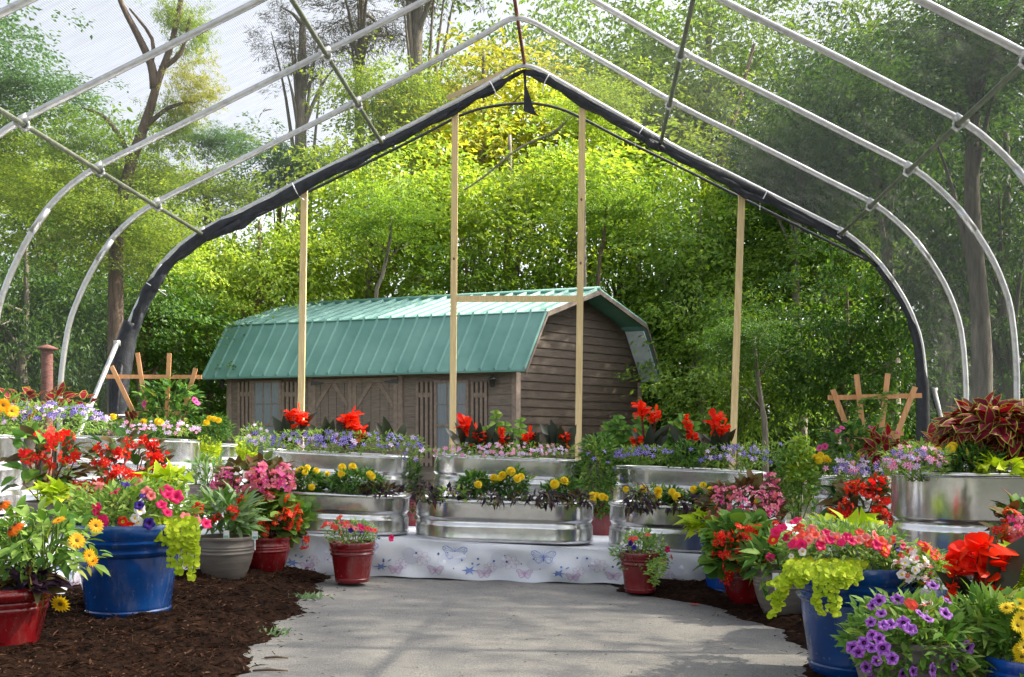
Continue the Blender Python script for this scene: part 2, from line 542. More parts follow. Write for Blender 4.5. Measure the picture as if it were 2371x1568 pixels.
mat_leaf('tree_gold', (.25, .30, .03), (.43, .43, .06), .48, (1.4, 1.3, .6), .55, .3)
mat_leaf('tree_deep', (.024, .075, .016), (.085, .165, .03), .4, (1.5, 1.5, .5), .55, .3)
mat_leaf('tree_blue', (.06, .15, .06), (.14, .25, .10), .4, (1.2, 1.2, .8), .55, .3)
mat_leaf('tree_pine', (.06, .06, .035), (.13, .12, .06), .3, (1.2, 1.2, .8), .6, .2)
mat_surface('brick_red', (.14, .05, .04), (.26, .11, .09), .85, 10, stretch=(1, 1, 4), bump=.5)
# ------------------------------------------------------------------ ground
def structure(o, kind='structure'):
    o['kind'] = kind
    return o


def grid_z(xs, ys, zf):
    V = [(x, y, zf(x, y)) for y in ys for x in xs]
    nx = len(xs)
    F = [(j * nx + i, j * nx + i + 1, (j + 1) * nx + i + 1, (j + 1) * nx + i) for j in range(len(ys) - 1) for i in range(nx - 1)]
    return V, F


mb = MB()
V, F = grid_z([-400, -60, -20, -10, -5, 0, 5, 10, 20, 60, 400], [-60, -10, 0, 5, 10, 15, 20, 30, 60, 400], lambda x, y: ground_z(x))
mb.add(V, F)
structure(mb.build('ground', 'earth'))

# driveway: asphalt sheet between the planting beds
mb = MB()
V, F = grid_z([-5, -3, 0, 3, 5], [-6, 0, 3, 6, 9.5], lambda x, y: ground_z(x) + .004)
mb.add(V, F)
structure(mb.build('driveway', 'asphalt'))

EDGE_L = [gnd(u, v) for u, v in ((756, 1330), (738, 1368), (700, 1392), (690, 1420), (655, 1442), (640, 1468), (600, 1492), (585, 1520), (545, 1568), (500, 1660))]
EDGE_R = [gnd(u, v) for u, v in ((1425, 1372), (1500, 1380), (1570, 1392), (1650, 1408), (1735, 1438), (1800, 1462), (1862, 1500), (1880, 1560), (1900, 1680))]


def edge_x(edge, y):
    """x of a bed's edge at depth y (edge runs from far to near)"""
    if y >= edge[0].y:
        return edge[0].x
    for a, b in zip(edge, edge[1:]):
        if a.y >= y >= b.y:
            t = (a.y - y) / max(a.y - b.y, 1e-6)
            return a.x + (b.x - a.x) * t
    return edge[-1].x


def hill(x, y):
    return (math.sin(x * 5.1 + y * 3.3) * math.sin(y * 6.2 - x * 1.7) + .6 * math.sin(x * 13 + 1.1) * math.sin(y * 11 + .4) + .35 * math.sin(x * 31 + y * 7) * math.sin(y * 27 - x * 9))


def edge_wob(y):
    return .035 * math.sin(y * 9 + 2) + .014 * math.sin(y * 31) + .008 * math.sin(y * 83 + 1)


def bed_height(side, x, y):
    e = edge_x(EDGE_L if side < 0 else EDGE_R, y) + edge_wob(y)
    d = (e - x) if side < 0 else (x - e)
    if side > 0:
        d = min(d, (7.0 - y) + 3)
    return d, .006 + .05 * (1 - math.exp(-max(d, 0) / .14)) + (.012 * hill(x, y) + .009 * hill(x * 3.1 + 2, y * 2.7) + .006 * hill(y * 6.3, x * 5.9 + 1)) * min(1, max(d, 0) / .1)


for side, (x0, x1) in ((-1, (-4.6, -.6)), (1, (.4, 4.2))):
    mb = MB()
    ys = np.arange(2.6, 7.25, .022)
    ds = [0, .006, .015, .03, .05] + [.05 + .026 * k for k in range(1, 120)]
    VV, FF = [], []
    for y in ys:
        e = edge_x(EDGE_L if side < 0 else EDGE_R, y) + edge_wob(y)
        for d in ds:
            x = e + side * d
            VV.append((x, y, ground_z(x) + (bed_height(side, x, y)[1] if d > 0 else -.002)))
    nd = len(ds)
    for j in range(len(ys) - 1):
        for i in range(nd - 1):
            FF.append((j * nd + i, j * nd + i + 1, (j + 1) * nd + i + 1, (j + 1) * nd + i)[::side])
    mb.add(VV, FF)
    structure(mb.build('mulch_bed', 'mulch'))
    # loose bark shreds lying on the bed
    n = 26000 if side < 0 else 9000
    O, D, U, Ls, Ws = [], [], [], [], []
    while len(O) < n:
        y = rng.uniform(2.7, 7.2); x = rng.uniform(x0, x1)
        d, h = bed_height(side, x, y)
        if d < -.16 * rng.random() ** 2.5 - .005 or (d < 0 and rng.random() < .55):
            continue
        a = rng.uniform(0, 2 * PI)
        O.append((x, y, ground_z(x) + max(h, .004) + rng.uniform(.0, .010)))
        D.append((math.cos(a), math.sin(a), rng.uniform(-.3, .6)))
        U.append((rng.uniform(-.6, .6), rng.uniform(-.6, .6), 1))
        Ls.append(.010 + .062 * rng.random() ** 2.2); Ws.append(rng.uniform(.003, .013))
    mb = MB()
    mb.leaves(O, D, U, Ls, Ws, 'diamond', .4, .15)
    structure(mb.build('mulch_shreds', 'mulch_chip', smooth=False), 'stuff')
mb = MB()
n = 260
xs = rng.uniform(-1.9, 1.3, n); ys = rng.uniform(3.2, 6.9, n); an = rng.uniform(0, 6.28, n)
mb.leaves(np.stack([xs, ys, [ground_z(x) + .007 for x in xs]], 1), np.stack([np.cos(an), np.sin(an), np.zeros(n)], 1), [(0, 0, 1)] * n, rng.uniform(.006, .03, n), rng.uniform(.003, .009, n), 'diamond', .3, .1)
structure(mb.build('path_litter', 'mulch_chip', smooth=False), 'stuff')

# ------------------------------------------------------------------ hoop house
K2 = FOC / 10.32
prof_px = [(138, 1236), (138, 1000), (138, 940), (143, 860), (158, 760), (176, 705), (198, 655), (226, 603), (262, 550), (308, 505), (360, 470), (440, 429), (520, 389), (600, 349), (680, 309), (760, 269), (825, 235),
           (900, 197), (980, 155), (1060, 113), (1130, 74), (1165, 52), (1197, 41), (1235, 52), (1275, 74), (1350, 117), (1430, 162), (1500, 203), (1555, 235), (1640, 279), (1730, 323), (1820, 368), (1920, 419), (2020, 470),
           (2073, 510), (2118, 555), (2155, 605), (2188, 660), (2210, 712), (2225, 765), (2235, 860), (2237, 970), (2237, 1250)]
PROF = [((u - CX) / K2, EYE + (VH - v) / K2) for u, v in prof_px]
PROF[0] = (PROF[0][0], ground_z(-5) - .05); PROF[-1] = (PROF[-1][0], ground_z(5) - .05)
HOOP_Y0, STEP, AX, AZ = 11.54, 1.22, .073, -.025


def hoop_pt(i, y, off=0.0):
    """point i of the profile in the hoop plane at depth y, pushed outwards by off"""
    x, z = PROF[i]
    a = PROF[max(0, i - 1)]; b = PROF[min(len(PROF) - 1, i + 1)]
    tx, tz = b[0] - a[0], b[1] - a[1]
    l = math.hypot(tx, tz) or 1
    dy = y - 10.32
    dz = AZ * dy if 0 < i < len(PROF) - 1 else 0
    return Vector((x + AX * dy - tz / l * off, y, z + dz + tx / l * off))


def smooth_path(pts, sub=3):
    out = []
    for i in range(len(pts) - 1):
        p0 = pts[max(i - 1, 0)]; p1 = pts[i]; p2 = pts[i + 1]; p3 = pts[min(i + 2, len(pts) - 1)]
        for k in range(sub):
            t = k / sub
            out.append(.5 * ((2 * p1) + (p2 - p0) * t + (2 * p0 - 5 * p1 + 4 * p2 - p3) * t * t + (3 * p1 - p0 - 3 * p2 + p3) * t ** 3))
    out.append(pts[-1])
    return out


frame = thing('tunnel_frame', 'galvanised steel hoop frame arching over the whole planting display', 'greenhouse frame', (0.1, 8.5, 0))
inv = Vector((0.1, 8.5, 0))
NP = len(PROF)
for n_ in range(8):
    y = HOOP_Y0 - STEP * n_
    mb = MB()
    mb.tube([p - inv for p in smooth_path([hoop_pt(i, y) for i in range(NP)], 2)], .027, 10)
    hp = mb.build('hoop', 'pipe_metal', frame)
    # swaged splices on the hoop legs
    for i in (7, 35):
        mb = MB()
        a = hoop_pt(i, y) - inv; b = hoop_pt(i + 1, y) - inv
        mb.tube([a, a + (b - a) * .9], .0305, 10)
        mb.build('splice', 'pipe_metal', hp)
for i in (10, 16, 28, 33):
    pts = [hoop_pt(i, y, -.045) - inv for y in (HOOP_Y0 + .14, 8, 4, 1)]
    mb = MB()
    mb.tube(pts, .021, 10)
    pu = mb.build('purlin', 'pipe_dull', frame)
    mb = MB()
    mb.tube([pts[0] + Vector((0, -.06, 0)), pts[0] + Vector((0, .012, 0))], .027, 10)
    mb.build('end_cap', 'pipe_dull', pu)
    for n_ in range(8):
        y = HOOP_Y0 - STEP * n_
        c = hoop_pt(i, y) - inv
        a = hoop_pt(i - 1, y) - inv; b = hoop_pt(i + 1, y) - inv
        t = (b - a).normalized(); nn = Vector((t.z, 0, -t.x))
        mb = MB()
        mb.tube([c - t * .055, c + t * .055], .034, 10)
        for s in (-.036, .036):
            mb.tube([c + t * s * 1.2 - nn * .02, c + t * s * .9 + nn * .05, c + nn * .085 + t * s * .3], .011, 6)
        mb.tube([c + nn * .078 - t * .03, c + nn * .078 + t * .03], .014, 8)
        mb.build('clamp', 'pipe_metal', frame)
mb = MB()
ip = 22
mb.tube([hoop_pt(ip, y, .0) - inv + Vector((0, 0, .028)) for y in (HOOP_Y0 + .03, 8, 4, 1)], .019, 8)
mb.build('ridge_rail', 'pipe_rust', frame)

# shade cloth over the hoops
LEN = [0]
for a, b in zip(PROF, PROF[1:]):
    LEN.append(LEN[-1] + math.hypot(b[0] - a[0], b[1] - a[1]))
mb = MB()
ys = [HOOP_Y0 + .02 - STEP * k / 4 for k in range(0, 46)]
V, F, UV = [], [], []
for y in ys:
    ph = ((HOOP_Y0 - y) / STEP) % 1.0
    sag = -.022 * math.sin(PI * ph)
    for i in range(NP):
        V.append(hoop_pt(i, y, .031 + sag)); UV.append((LEN[i], y))
for j in range(len(ys) - 1):
    for i in range(NP - 1):
        F.append((j * NP + i, j * NP + i + 1, (j + 1) * NP + i + 1, (j + 1) * NP + i))
mb.add(V, F)
cloth = thing('shade_cloth', 'black see-through shade cloth stretched over the steel hoops, its end rolled up', 'shade cloth', (.1, 8.5, 0))
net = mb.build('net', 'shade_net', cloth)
net.location = -inv
uvl = net.data.uv_layers.new(name='UVMap')
for lp in net.data.loops:
    uvl.data[lp.index].uv = UV[lp.vertex_index]

# rolled end of the cloth, tied up along the last hoop
def roll(name, idx, radf, seed, drop=.0):
    r_ = random.Random(seed)
    path = smooth_path([hoop_pt(i, HOOP_Y0 + .02, -.035) - Vector((0, 0, drop)) for i in idx], 3)
    n = len(path)
    mb = MB()
    pts, rad = [], []
    for k, p in enumerate(path):
        t = k / (n - 1)
        pts.append(p - inv + Vector((r_.uniform(-.006, .006), r_.uniform(-.008, .008), .01 * math.sin(k * .55 + seed))))
        rad.append(radf(t) * (.92 + .16 * math.sin(k * .62 + seed) + .08 * math.sin(k * 1.7) + r_.uniform(-.05, .05)))
    mb.tube(pts, rad, 12)
    # loose folds hanging off the roll
    for q in range(26):
        k = r_.randrange(1, n - 4)
        a, b = pts[k], pts[min(n - 1, k + r_.randrange(3, 7))]
        mid = (a + b) / 2 + Vector((r_.uniform(-.04, .04), r_.uniform(-.06, .02), -rad[k] * r_.uniform(.5, 1.15)))
        mb.tube([a, (a + mid) / 2 + Vector((0, 0, -.015)), mid, (b + mid) / 2 + Vector((0, 0, -.012)), b], [.01, rad[k] * .5, rad[k] * .62, rad[k] * .5, .01], 8)
    return mb.build(name, 'net_bundle', cloth), path


def ties(roll_obj, path, ks, r, tail=0):
    for j, k in enumerate(ks):
        c = path[k] - inv
        t = (path[k + 1] - path[k - 1]).normalized(); nn = Vector((-t.z, 0, t.x))
        mb = MB()
        ring = [c + nn * math.cos(a) * r + Vector((0, 1, 0)) * math.sin(a) * r for a in [2 * PI * q / 14 for q in range(15)]]
        mb.tube(ring, .0065, 6)
        mb.tube([c - nn * r, c - nn * (r + .07) + t * .03], .005, 5)
        if j == tail:
            mb.tube([c - nn * r + Vector((0, -.02, 0)), c + Vector((.16, -.06, -.10))], .004, 5)
        mb.build('tie', 'tie_white', roll_obj)


ro, pa = roll('rolled_edge', list(range(4, 23)), lambda t: .042 + .024 * math.sin(PI * min(1, t * 1.25)) - .018 * (t > .9) + (.03 * (1 - t / .3) if t < .3 else 0), 3, .02)
ties(ro, pa, [9, 27, 47], .078, 0)
ro, pa = roll('rolled_edge', list(range(22, 36)), lambda t: .038 + .030 * math.sin(PI * t) ** 2 - .015 * (t > .85), 5, .02)
ties(ro, pa, [5, 15, 27], .078, 9)
# gathered bunch down the left leg, flared bunch down the right one
mb = MB()
pts = [hoop_pt(i, HOOP_Y0 + .02, -.02) - inv for i in (5, 4, 3, 2)]
base = pts[-1]
pts += [base + Vector((.02, -.02, -.22)), base + Vector((.01, -.03, -.55))]
mb.tube(smooth_path(pts, 4), [.10] * 4 + [.11] * 4 + [.10] * 4 + [.085] * 4 + [.055, .06, .09, .10, .10], 12)
for q in range(9):
    a = random.uniform(-.07, .07)
    mb.tube([pts[1] + Vector((a, -.06, 0)), pts[2] + Vector((a * 1.2, -.1, 0)), pts[3] + Vector((a * .8, -.08, .05)), base + Vector((a * .5, -.05, -.2))], [.02, .028, .024, .012], 6)
g = mb.build('gathered_edge', 'net_bundle', cloth)
mb = MB()
c = base + Vector((.02, -.02, -.02))
mb.tube([c + Vector((math.cos(a) * .085, math.sin(a) * .085, .01 * math.sin(a))) for a in [2 * PI * q / 14 for q in range(15)]], .008, 6)
mb.build('tie', 'tie_white', g)
mb = MB()
pts = [hoop_pt(i, HOOP_Y0 + .02, -.03) - inv for i in (35, 36, 37, 38, 39, 40, 41)]
pts.append(pts[-1] + Vector((0, 0, -.9)))
mb.tube(smooth_path(pts, 3), [.035] * 9 + [.05] * 6 + [.07] * 7, 10)
mb.build('gathered_edge', 'net_bundle', cloth)
# torn scrap of cloth hanging from the ridge
a = hoop_pt(22, HOOP_Y0 + .02, -.05) - inv
mb = MB()
q = [a + Vector(d) for d in ((-.02, 0, .02), (.02, 0, .02), (.02, .02, -.16), (.12, .04, -.45), (.17, .03, -.50), (.08, .05, -.47), (-.01, .03, -.44), (-.005, .01, -.16))]
mb.add(q, [(0, 1, 2, 7), (2, 3, 6, 7), (3, 4, 5, 6)])
mb.add([p + Vector((0, .006, 0)) for p in q], [(0, 7, 2, 1), (2, 7, 6, 3), (3, 6, 5, 4)])
mb.build('loose_scrap', 'net_bundle', cloth)

# dead leaves caught on the cloth
def on_net(u, v):
    best = None
    for y in np.arange(5.5, 11.5, .04):
        for i in range(4, NP - 5):
            a, b = hoop_pt(i, y, .028), hoop_pt(i + 1, y, .028)
            for t in (0, .25, .5, .75):
                p = a.lerp(b, t)
                d = (CX + p.x * FOC / y - u) ** 2 + (VH - (p.z - EYE) * FOC / y - v) ** 2
                if best is None or d < best[0]:
                    best = (d, p)
    return best[1]


for u, v, sz, lab in ((604, 264, .10, 'dark dead leaf caught on the left roof of the shade cloth'), (168, 432, .06, 'small brown leaf lying on the cloth above the left curved hoop')):
    p = on_net(u, v)
    mb = MB()
    mb.leaves([(0, 0, 0)] * 3, [(.9, -.2, .45), (-.6, .2, -.4), (.3, .1, .8)], [(-.4, -.4, .8)] * 3, [sz, sz * .7, sz * .6], [sz * .45, sz * .35, sz * .3], 'lance', .4, .3)
    o = mb.build('dead_leaf', 'leaf_bronze', None, p)
    tag(o, lab, 'leaf')

# taut black line behind the open end
pts = [P(u, v, 12.3) for u, v in ((415, 585), (560, 517), (700, 451), (860, 372), (980, 312), (1065, 268), (1130, 248), (1220, 239), (1290, 250), (1350, 275), (1440, 322), (1560, 380), (1700, 450), (1850, 525), (2010, 604))]
mb = MB()
mb.tube([p - pts[0] for p in smooth_path(pts, 3)], .017, 8)
o = mb.build('black_hose', 'cord_black', None, pts[0])
tag(o, 'thin black hose bowed beneath the rolled cloth, behind the wooden posts', 'hose')

# diagonal braces at the feet of the end hoop
for (u0, v0, u1, v1, dy, lab) in ((271, 795, 208, 945, -.16, 'silver tube brace slanting down beside the gathered net at the left leg'),
                                  (2163, 905, 2196, 1040, -.12, 'silver tube brace leaning against the tied leg right of the trellis')):
    a = P(u0, v0, HOOP_Y0 + dy); b = P(u1, v1, HOOP_Y0 + dy - .5)
    d = (b - a)
    b2 = a + d * ((a.z - ground_z(a.x)) / (a.z - b.z))
    mb = MB()
    mb.tube([a - b2, Vector((0, 0, 0))], .026, 10)
    mb.box(a - b2, (.06, .05, .06))
    o = mb.build('brace_tube', 'pipe_metal', None, b2)
    tag(o, lab, 'brace')

# ------------------------------------------------------------------ timber end wall
def post(u0, v0, u1, v1, Y, w=.071, d=.04):
    a = P(u0, v0, Y); b = P(u1, v1, Y)
    d_ = b - a
    b2 = a + d_ * ((a.z - ground_z(a.x) + .02) / (a.z - b.z))
    return a, b2


def knots(parent, a, b, spots, Y):
    for t, s in spots:
        mb = MB()
        c = a + (b - a) * t + Vector((s, -.0225, 0))
        ring = [(c.x + .013 * math.cos(q), c.y, c.z + .017 * math.sin(q)) for q in [2 * PI * k / 10 for k in range(10)]]
        mb.add(ring, [tuple(range(10))[::-1]])
        mb.build('knot', 'knot', parent)


YP = 11.62
for (u0, v0, u1, v1, lab, kn) in ((705, 426, 697, 952, 'slim pale wooden post left of the shed doors, running up to the rolled cloth', [(.71, .01)]),
                                  (1718, 438, 1698, 1012, 'slim pale wooden post standing against the dark trees right of the shed', [(.75, .0)])):
    a, b = post(u0, v0, u1, v1, YP)
    mb = MB()
    mb.bar(a - b, Vector((0, 0, 0)), .071, .04)
    o = mb.build('wooden_post', 'lumber', None, b, smooth=False)
    tag(o, lab, 'post', 'raw timber posts at the open end')
    knots(o, a - b, Vector((0, 0, 0)), kn, YP)
a1, b1 = post(1054, 234, 1048, 1022, YP); a2, b2 = post(1349, 220, 1339, 1022, YP)
dframe = thing('door_frame', 'pale timber door frame of two tall posts joined by a crossbar', 'door frame', (b1 + b2) / 2)
o0 = (b1 + b2) / 2
for a, b, kn in ((a1, b1, [(.37, .0)]), (a2, b2, [(.24, .0), (.385, .0)])):
    mb = MB()
    mb.bar(a - o0, b - o0, .071, .04)
    ps = mb.build('post', 'lumber', dframe, smooth=False)
    knots(ps, a - o0, b - o0, kn, YP)
mb = MB()
mb.bar(P(1058, 692, YP) - o0, P(1338, 692, YP) - o0, .068, .036, side=(0, 0, 1))
mb.build('crossbar', 'lumber', dframe, smooth=False)
# short rafters under the ridge
for u0, v0, u1, v1 in ((1035, 228, 1190, 157), (1365, 224, 1250, 160)):
    mb = MB()
    mb.bar(P(u0, v0, YP - .01) - o0, P(u1, v1, YP - .01) - o0, .05, .03, side=(0, 0, 1))
    mb.build('rafter', 'lumber', dframe, smooth=False)

# ------------------------------------------------------------------ shed
A0 = Vector((.24, 19.2, 0))
eL = Vector((-.94, .34, 0)).normalized(); eD = Vector((.707, .707, 0))
LN, DP = 7.15, 4.24


def Q(a, b, z):
    p = A0 + eL * a + eD * b
    return Vector((p.x, p.y, z))


shed = thing('garden_shed', 'brown board shed with a green metal barn roof standing before the woods', 'shed', Q(LN / 2, DP / 2, .1))
so = Q(LN / 2, DP / 2, .1)


def sbox(mb, a0, a1, b0, b1, z0, z1, mi=0):
    V = [Q(a, b, z) - so for a in (a0, a1) for b in (b0, b1) for z in (z0, z1)]
    mb.add(V, [(0, 1, 3, 2), (4, 6, 7, 5), (0, 4, 5, 1), (2, 3, 7, 6), (0, 2, 6, 4), (1, 5, 7, 3)], mi)


def au(u):
    """distance along the front wall of frame column u"""
    q = (u - CX) / FOC
    return (.24 + .707 * FB - q * (19.2 + .707 * FB)) / (.94 + .34 * q)


FB = .30                              # front wall plane
ZE, ZK, ZR = 2.33, 3.46, 4.03
KF = .14


def zv(v, a, b=FB):
    return EYE + (VH - v) * Q(a, b, 0).y / FOC


GA = .42                              # gable wall plane
GB1 = DP - .12
EL_ = LN - .35
# walls: lapped boards
mb = MB()
z = -.12
while z < 2.36:
    h = .205
    V = [Q(GA + .05, FB + .0, z) - so, Q(EL_, FB, z) - so, Q(EL_, FB + .016, z + h) - so, Q(GA + .05, FB + .016, z + h) - so,
         Q(GA + .05, FB + .05, z) - so, Q(EL_, FB + .05, z) - so, Q(EL_, FB + .05, z + h) - so, Q(GA + .05, FB + .05, z + h) - so]
    mb.add(V, [(0, 1, 2, 3), (0, 4, 5, 1), (2, 6, 7, 3), (5, 4, 7, 6)])
    z += h
mb.build('wall', 'shed_board', shed, smooth=False)


def gable_span(z):
    """b range of the gable wall under the roof at height z"""
    zz = z + .06
    f0, f1 = FB, GB1
    def slope(zz):
        if zz <= ZK:
            return KF * DP * (zz - ZE) / (ZK - ZE)
        return KF * DP + (.5 - KF) * DP * (zz - ZK) / (ZR - ZK)
    if zz > ZE:
        s = slope(min(zz, ZR))
        f0 = max(FB, s + .05); f1 = min(GB1, DP - s - .05)
    return f0, f1


mb = MB()
z = -.12
while z < 3.95:
    h = .165
    zt = min(z + h, 3.96)
    a0, a1 = gable_span(z); c0, c1 = gable_span(zt)
    if c1 - c0 < .02:
        c0 = c1 = DP / 2
    V = [Q(GA, a0, z) - so, Q(GA, a1, z) - so, Q(GA + .02, c1, zt) - so, Q(GA + .02, c0, zt) - so, Q(GA + .06, a0, z) - so, Q(GA + .06, a1, z) - so, Q(GA + .06, c1, zt) - so, Q(GA + .06, c0, zt) - so]
    mb.add(V, [(0, 1, 2, 3), (0, 4, 5, 1), (3, 2, 6, 7), (4, 7, 6, 5)])
    z += h
mb.build('gable_wall', 'shed_board_shaded', shed, smooth=False)
# back and far walls
mb = MB()
sbox(mb, GA + .06, EL_, GB1 - .06, GB1, -.12, 2.36)
sbox(mb, EL_ - .06, EL_, FB + .05, GB1 - .07, -.12, 2.6)
mb.build('rear_wall', 'shed_board_shaded', shed, smooth=False)
for _a in ((GA - .02, GA + .05, FB - .025, FB - .001, -.12, 2.34), (GA - .045, GA - .021, FB - .025, FB + .09, -.12, 2.34), (EL_ - .09, EL_ + .02, FB - .025, FB - .001, -.12, 2.34), (GA - .025, GA - .002, GB1 - .1, GB1 + .012, -.12, 2.3)):
    mb = MB()
    sbox(mb, *_a)
    mb.build('corner_trim', 'shed_trim', shed, smooth=False)

# roof
ro_bm = MB()
TH = .035
sec = [(0, ZE), (KF * DP, ZK), (DP / 2, ZR), (DP * (1 - KF), ZK), (DP, ZE)]
names = ('front_lower', 'front_upper', 'back_upper', 'back_lower')
roof = None
for k in range(4):
    (b0, z0), (b1, z1) = sec[k], sec[k + 1]
    mb = MB()
    e = .025
    V = [Q(0, b0, z0) - so, Q(LN, b0, z0) - so, Q(LN, b1, z1) - so, Q(0, b1, z1) - so]
    V += [v + Vector((0, 0, TH)) for v in V]
    mb.add(V, [(3, 2, 1, 0), (4, 5, 6, 7), (0, 1, 5, 4), (1, 2, 6, 5), (2, 3, 7, 6), (3, 0, 4, 7)])
    # standing ribs
    nrib = 24
    for r in range(nrib + 1):
        a = .02 + (LN - .04) * r / nrib
        w = .034
        q0 = [Q(a - w, b0, z0 + TH) - so, Q(a - w * .4, b0, z0 + TH + .05) - so, Q(a + w * .4, b0, z0 + TH + .05) - so, Q(a + w, b0, z0 + TH) - so]
        q1 = [Q(a - w, b1, z1 + TH) - so, Q(a - w * .4, b1, z1 + TH + .05) - so, Q(a + w * .4, b1, z1 + TH + .05) - so, Q(a + w, b1, z1 + TH) - so]
        mb.add(q0 + q1, [(0, 1, 5, 4), (1, 2, 6, 5), (2, 3, 7, 6), (3, 2, 1, 0), (4, 5, 6, 7)])
    o = mb.build('roof_panel', 'roof_metal', shed, smooth=False)
mb = MB()
mb.tube([Q(-.02, DP / 2, ZR + .05) - so, Q(LN + .02, DP / 2, ZR + .05) - so], .055, 8)
mb.build('ridge_cap', 'roof_metal', shed)
mb = MB()
for k in (1, 3):
    mb.tube([Q(-.01, sec[k][0], sec[k][1] + .035) - so, Q(LN + .01, sec[k][0], sec[k][1] + .035) - so], .022, 6)
mb.build('knee_flashing', 'roof_metal', shed)
mb = MB()
for k in range(4):
    (b0, z0), (b1, z1) = sec[k], sec[k + 1]
    V = []
    for a in (-.03, .0):
        V += [Q(a, b0, z0 - .06) - so, Q(a, b0, z0 + .03) - so, Q(a, b1, z1 + .03) - so, Q(a, b1, z1 - .06) - so]
    mb.add(V, [(0, 1, 2, 3), (7, 6, 5, 4), (0, 4, 5, 1), (1, 5, 6, 2), (2, 6, 7, 3), (3, 7, 4, 0)])
mb.build('fascia', 'fascia_brown', shed, smooth=False)
# pale soffit under the overhanging back slope
mb = MB()
(b0, z0), (b1, z1) = sec[3], sec[4]
V = [Q(.03, b0 - .02, z0 - .10) - so, Q(GA, b0 - .02, z0 - .10) - so, Q(GA, b1 - .06, z1 - .0) - so, Q(.03, b1 - .06, z1 - .0) - so]
V2 = [v + (Vector((-eD.x, -eD.y, -.2)) * .03) for v in V]
mb.add(V + V2, [(0, 1, 2, 3), (7, 6, 5, 4), (0, 4, 5, 1), (1, 5, 6, 2), (2, 6, 7, 3), (3, 7, 4, 0)])
mb.build('soffit', 'white_paint', shed, smooth=False)


def shutters(u0, u1):
    a1, a0 = au(u0), au(u1)
    n = 3
    mb = MB()
    sbox(mb, a0, a1, FB - .018, FB - .002, .55, zv(884, a0), 1)
    w = (a1 - a0) / (2 * n + 1)
    for k in range(n + 1):
        sbox(mb, a0 + 2 * k * w, a0 + (2 * k + 1) * w, FB - .04, FB - .019, .55, zv(884, a0))
    zt = zv(884, a0)
    for z in (.62, zt - .3):
        sbox(mb, a0, a1, FB - .030, FB - .0195, z, z + .09)
    mb.build('shutter', ['shed_trim', 'shed_dark'], shed, smooth=False)


def window(u0, u1):
    a1, a0 = au(u0), au(u1)
    zt, zb = zv(886, a0), .62
    mb = MB()
    f = .05
    for x0, x1, y0, y1 in ((a0 - f, a0, zb - f, zt + f), (a1, a1 + f, zb - f, zt + f), (a0, a1, zt, zt + f), (a0, a1, zb - f, zb)):
        sbox(mb, x0, x1, FB - .045, FB - .003, y0, y1)
    w = mb.build('window', 'shed_trim', shed, smooth=False)
    mb = MB()
    zm = (zt + zb) / 2 - .05
    sbox(mb, a0, a1, FB - .036, FB - .016, zm - .025, zm + .025)
    am = (a0 + a1) / 2
    for x in (a0 + (a1 - a0) / 3, a0 + 2 * (a1 - a0) / 3):
        sbox(mb, x - .008, x + .008, FB - .030, FB - .016, zm + .026, zt)
    sbox(mb, a0, a1, FB - .029, FB - .0165, (zm + zt) / 2 - .008, (zm + zt) / 2 + .008)
    mb.build('sash', 'shed_trim', w, smooth=False)
    mb = MB()
    mb.add([Q(a0, FB - .02, zb) - so, Q(a1, FB - .02, zb) - so, Q(a1, FB - .02, zt) - so, Q(a0, FB - .02, zt) - so], [(3, 2, 1, 0)])
    mb.build('pane', 'window_glass', w, smooth=False)
    mb = MB()
    n = 16
    V = []
    for k in range(n + 1):
        a = a0 + (a1 - a0) * k / n
        for z in (zb, zt):
            V.append(Q(a, FB - .006 - .006 * (k % 2), z) - so)
    mb.add(V, [(2 * k, 2 * k + 1, 2 * k + 3, 2 * k + 2) for k in range(n)])
    mb.build('curtain', 'curtain', w)


window(592, 650); shutters(554, 586); shutters(656, 691)
window(1014, 1082); shutters(966, 1004); shutters(1094, 1130)
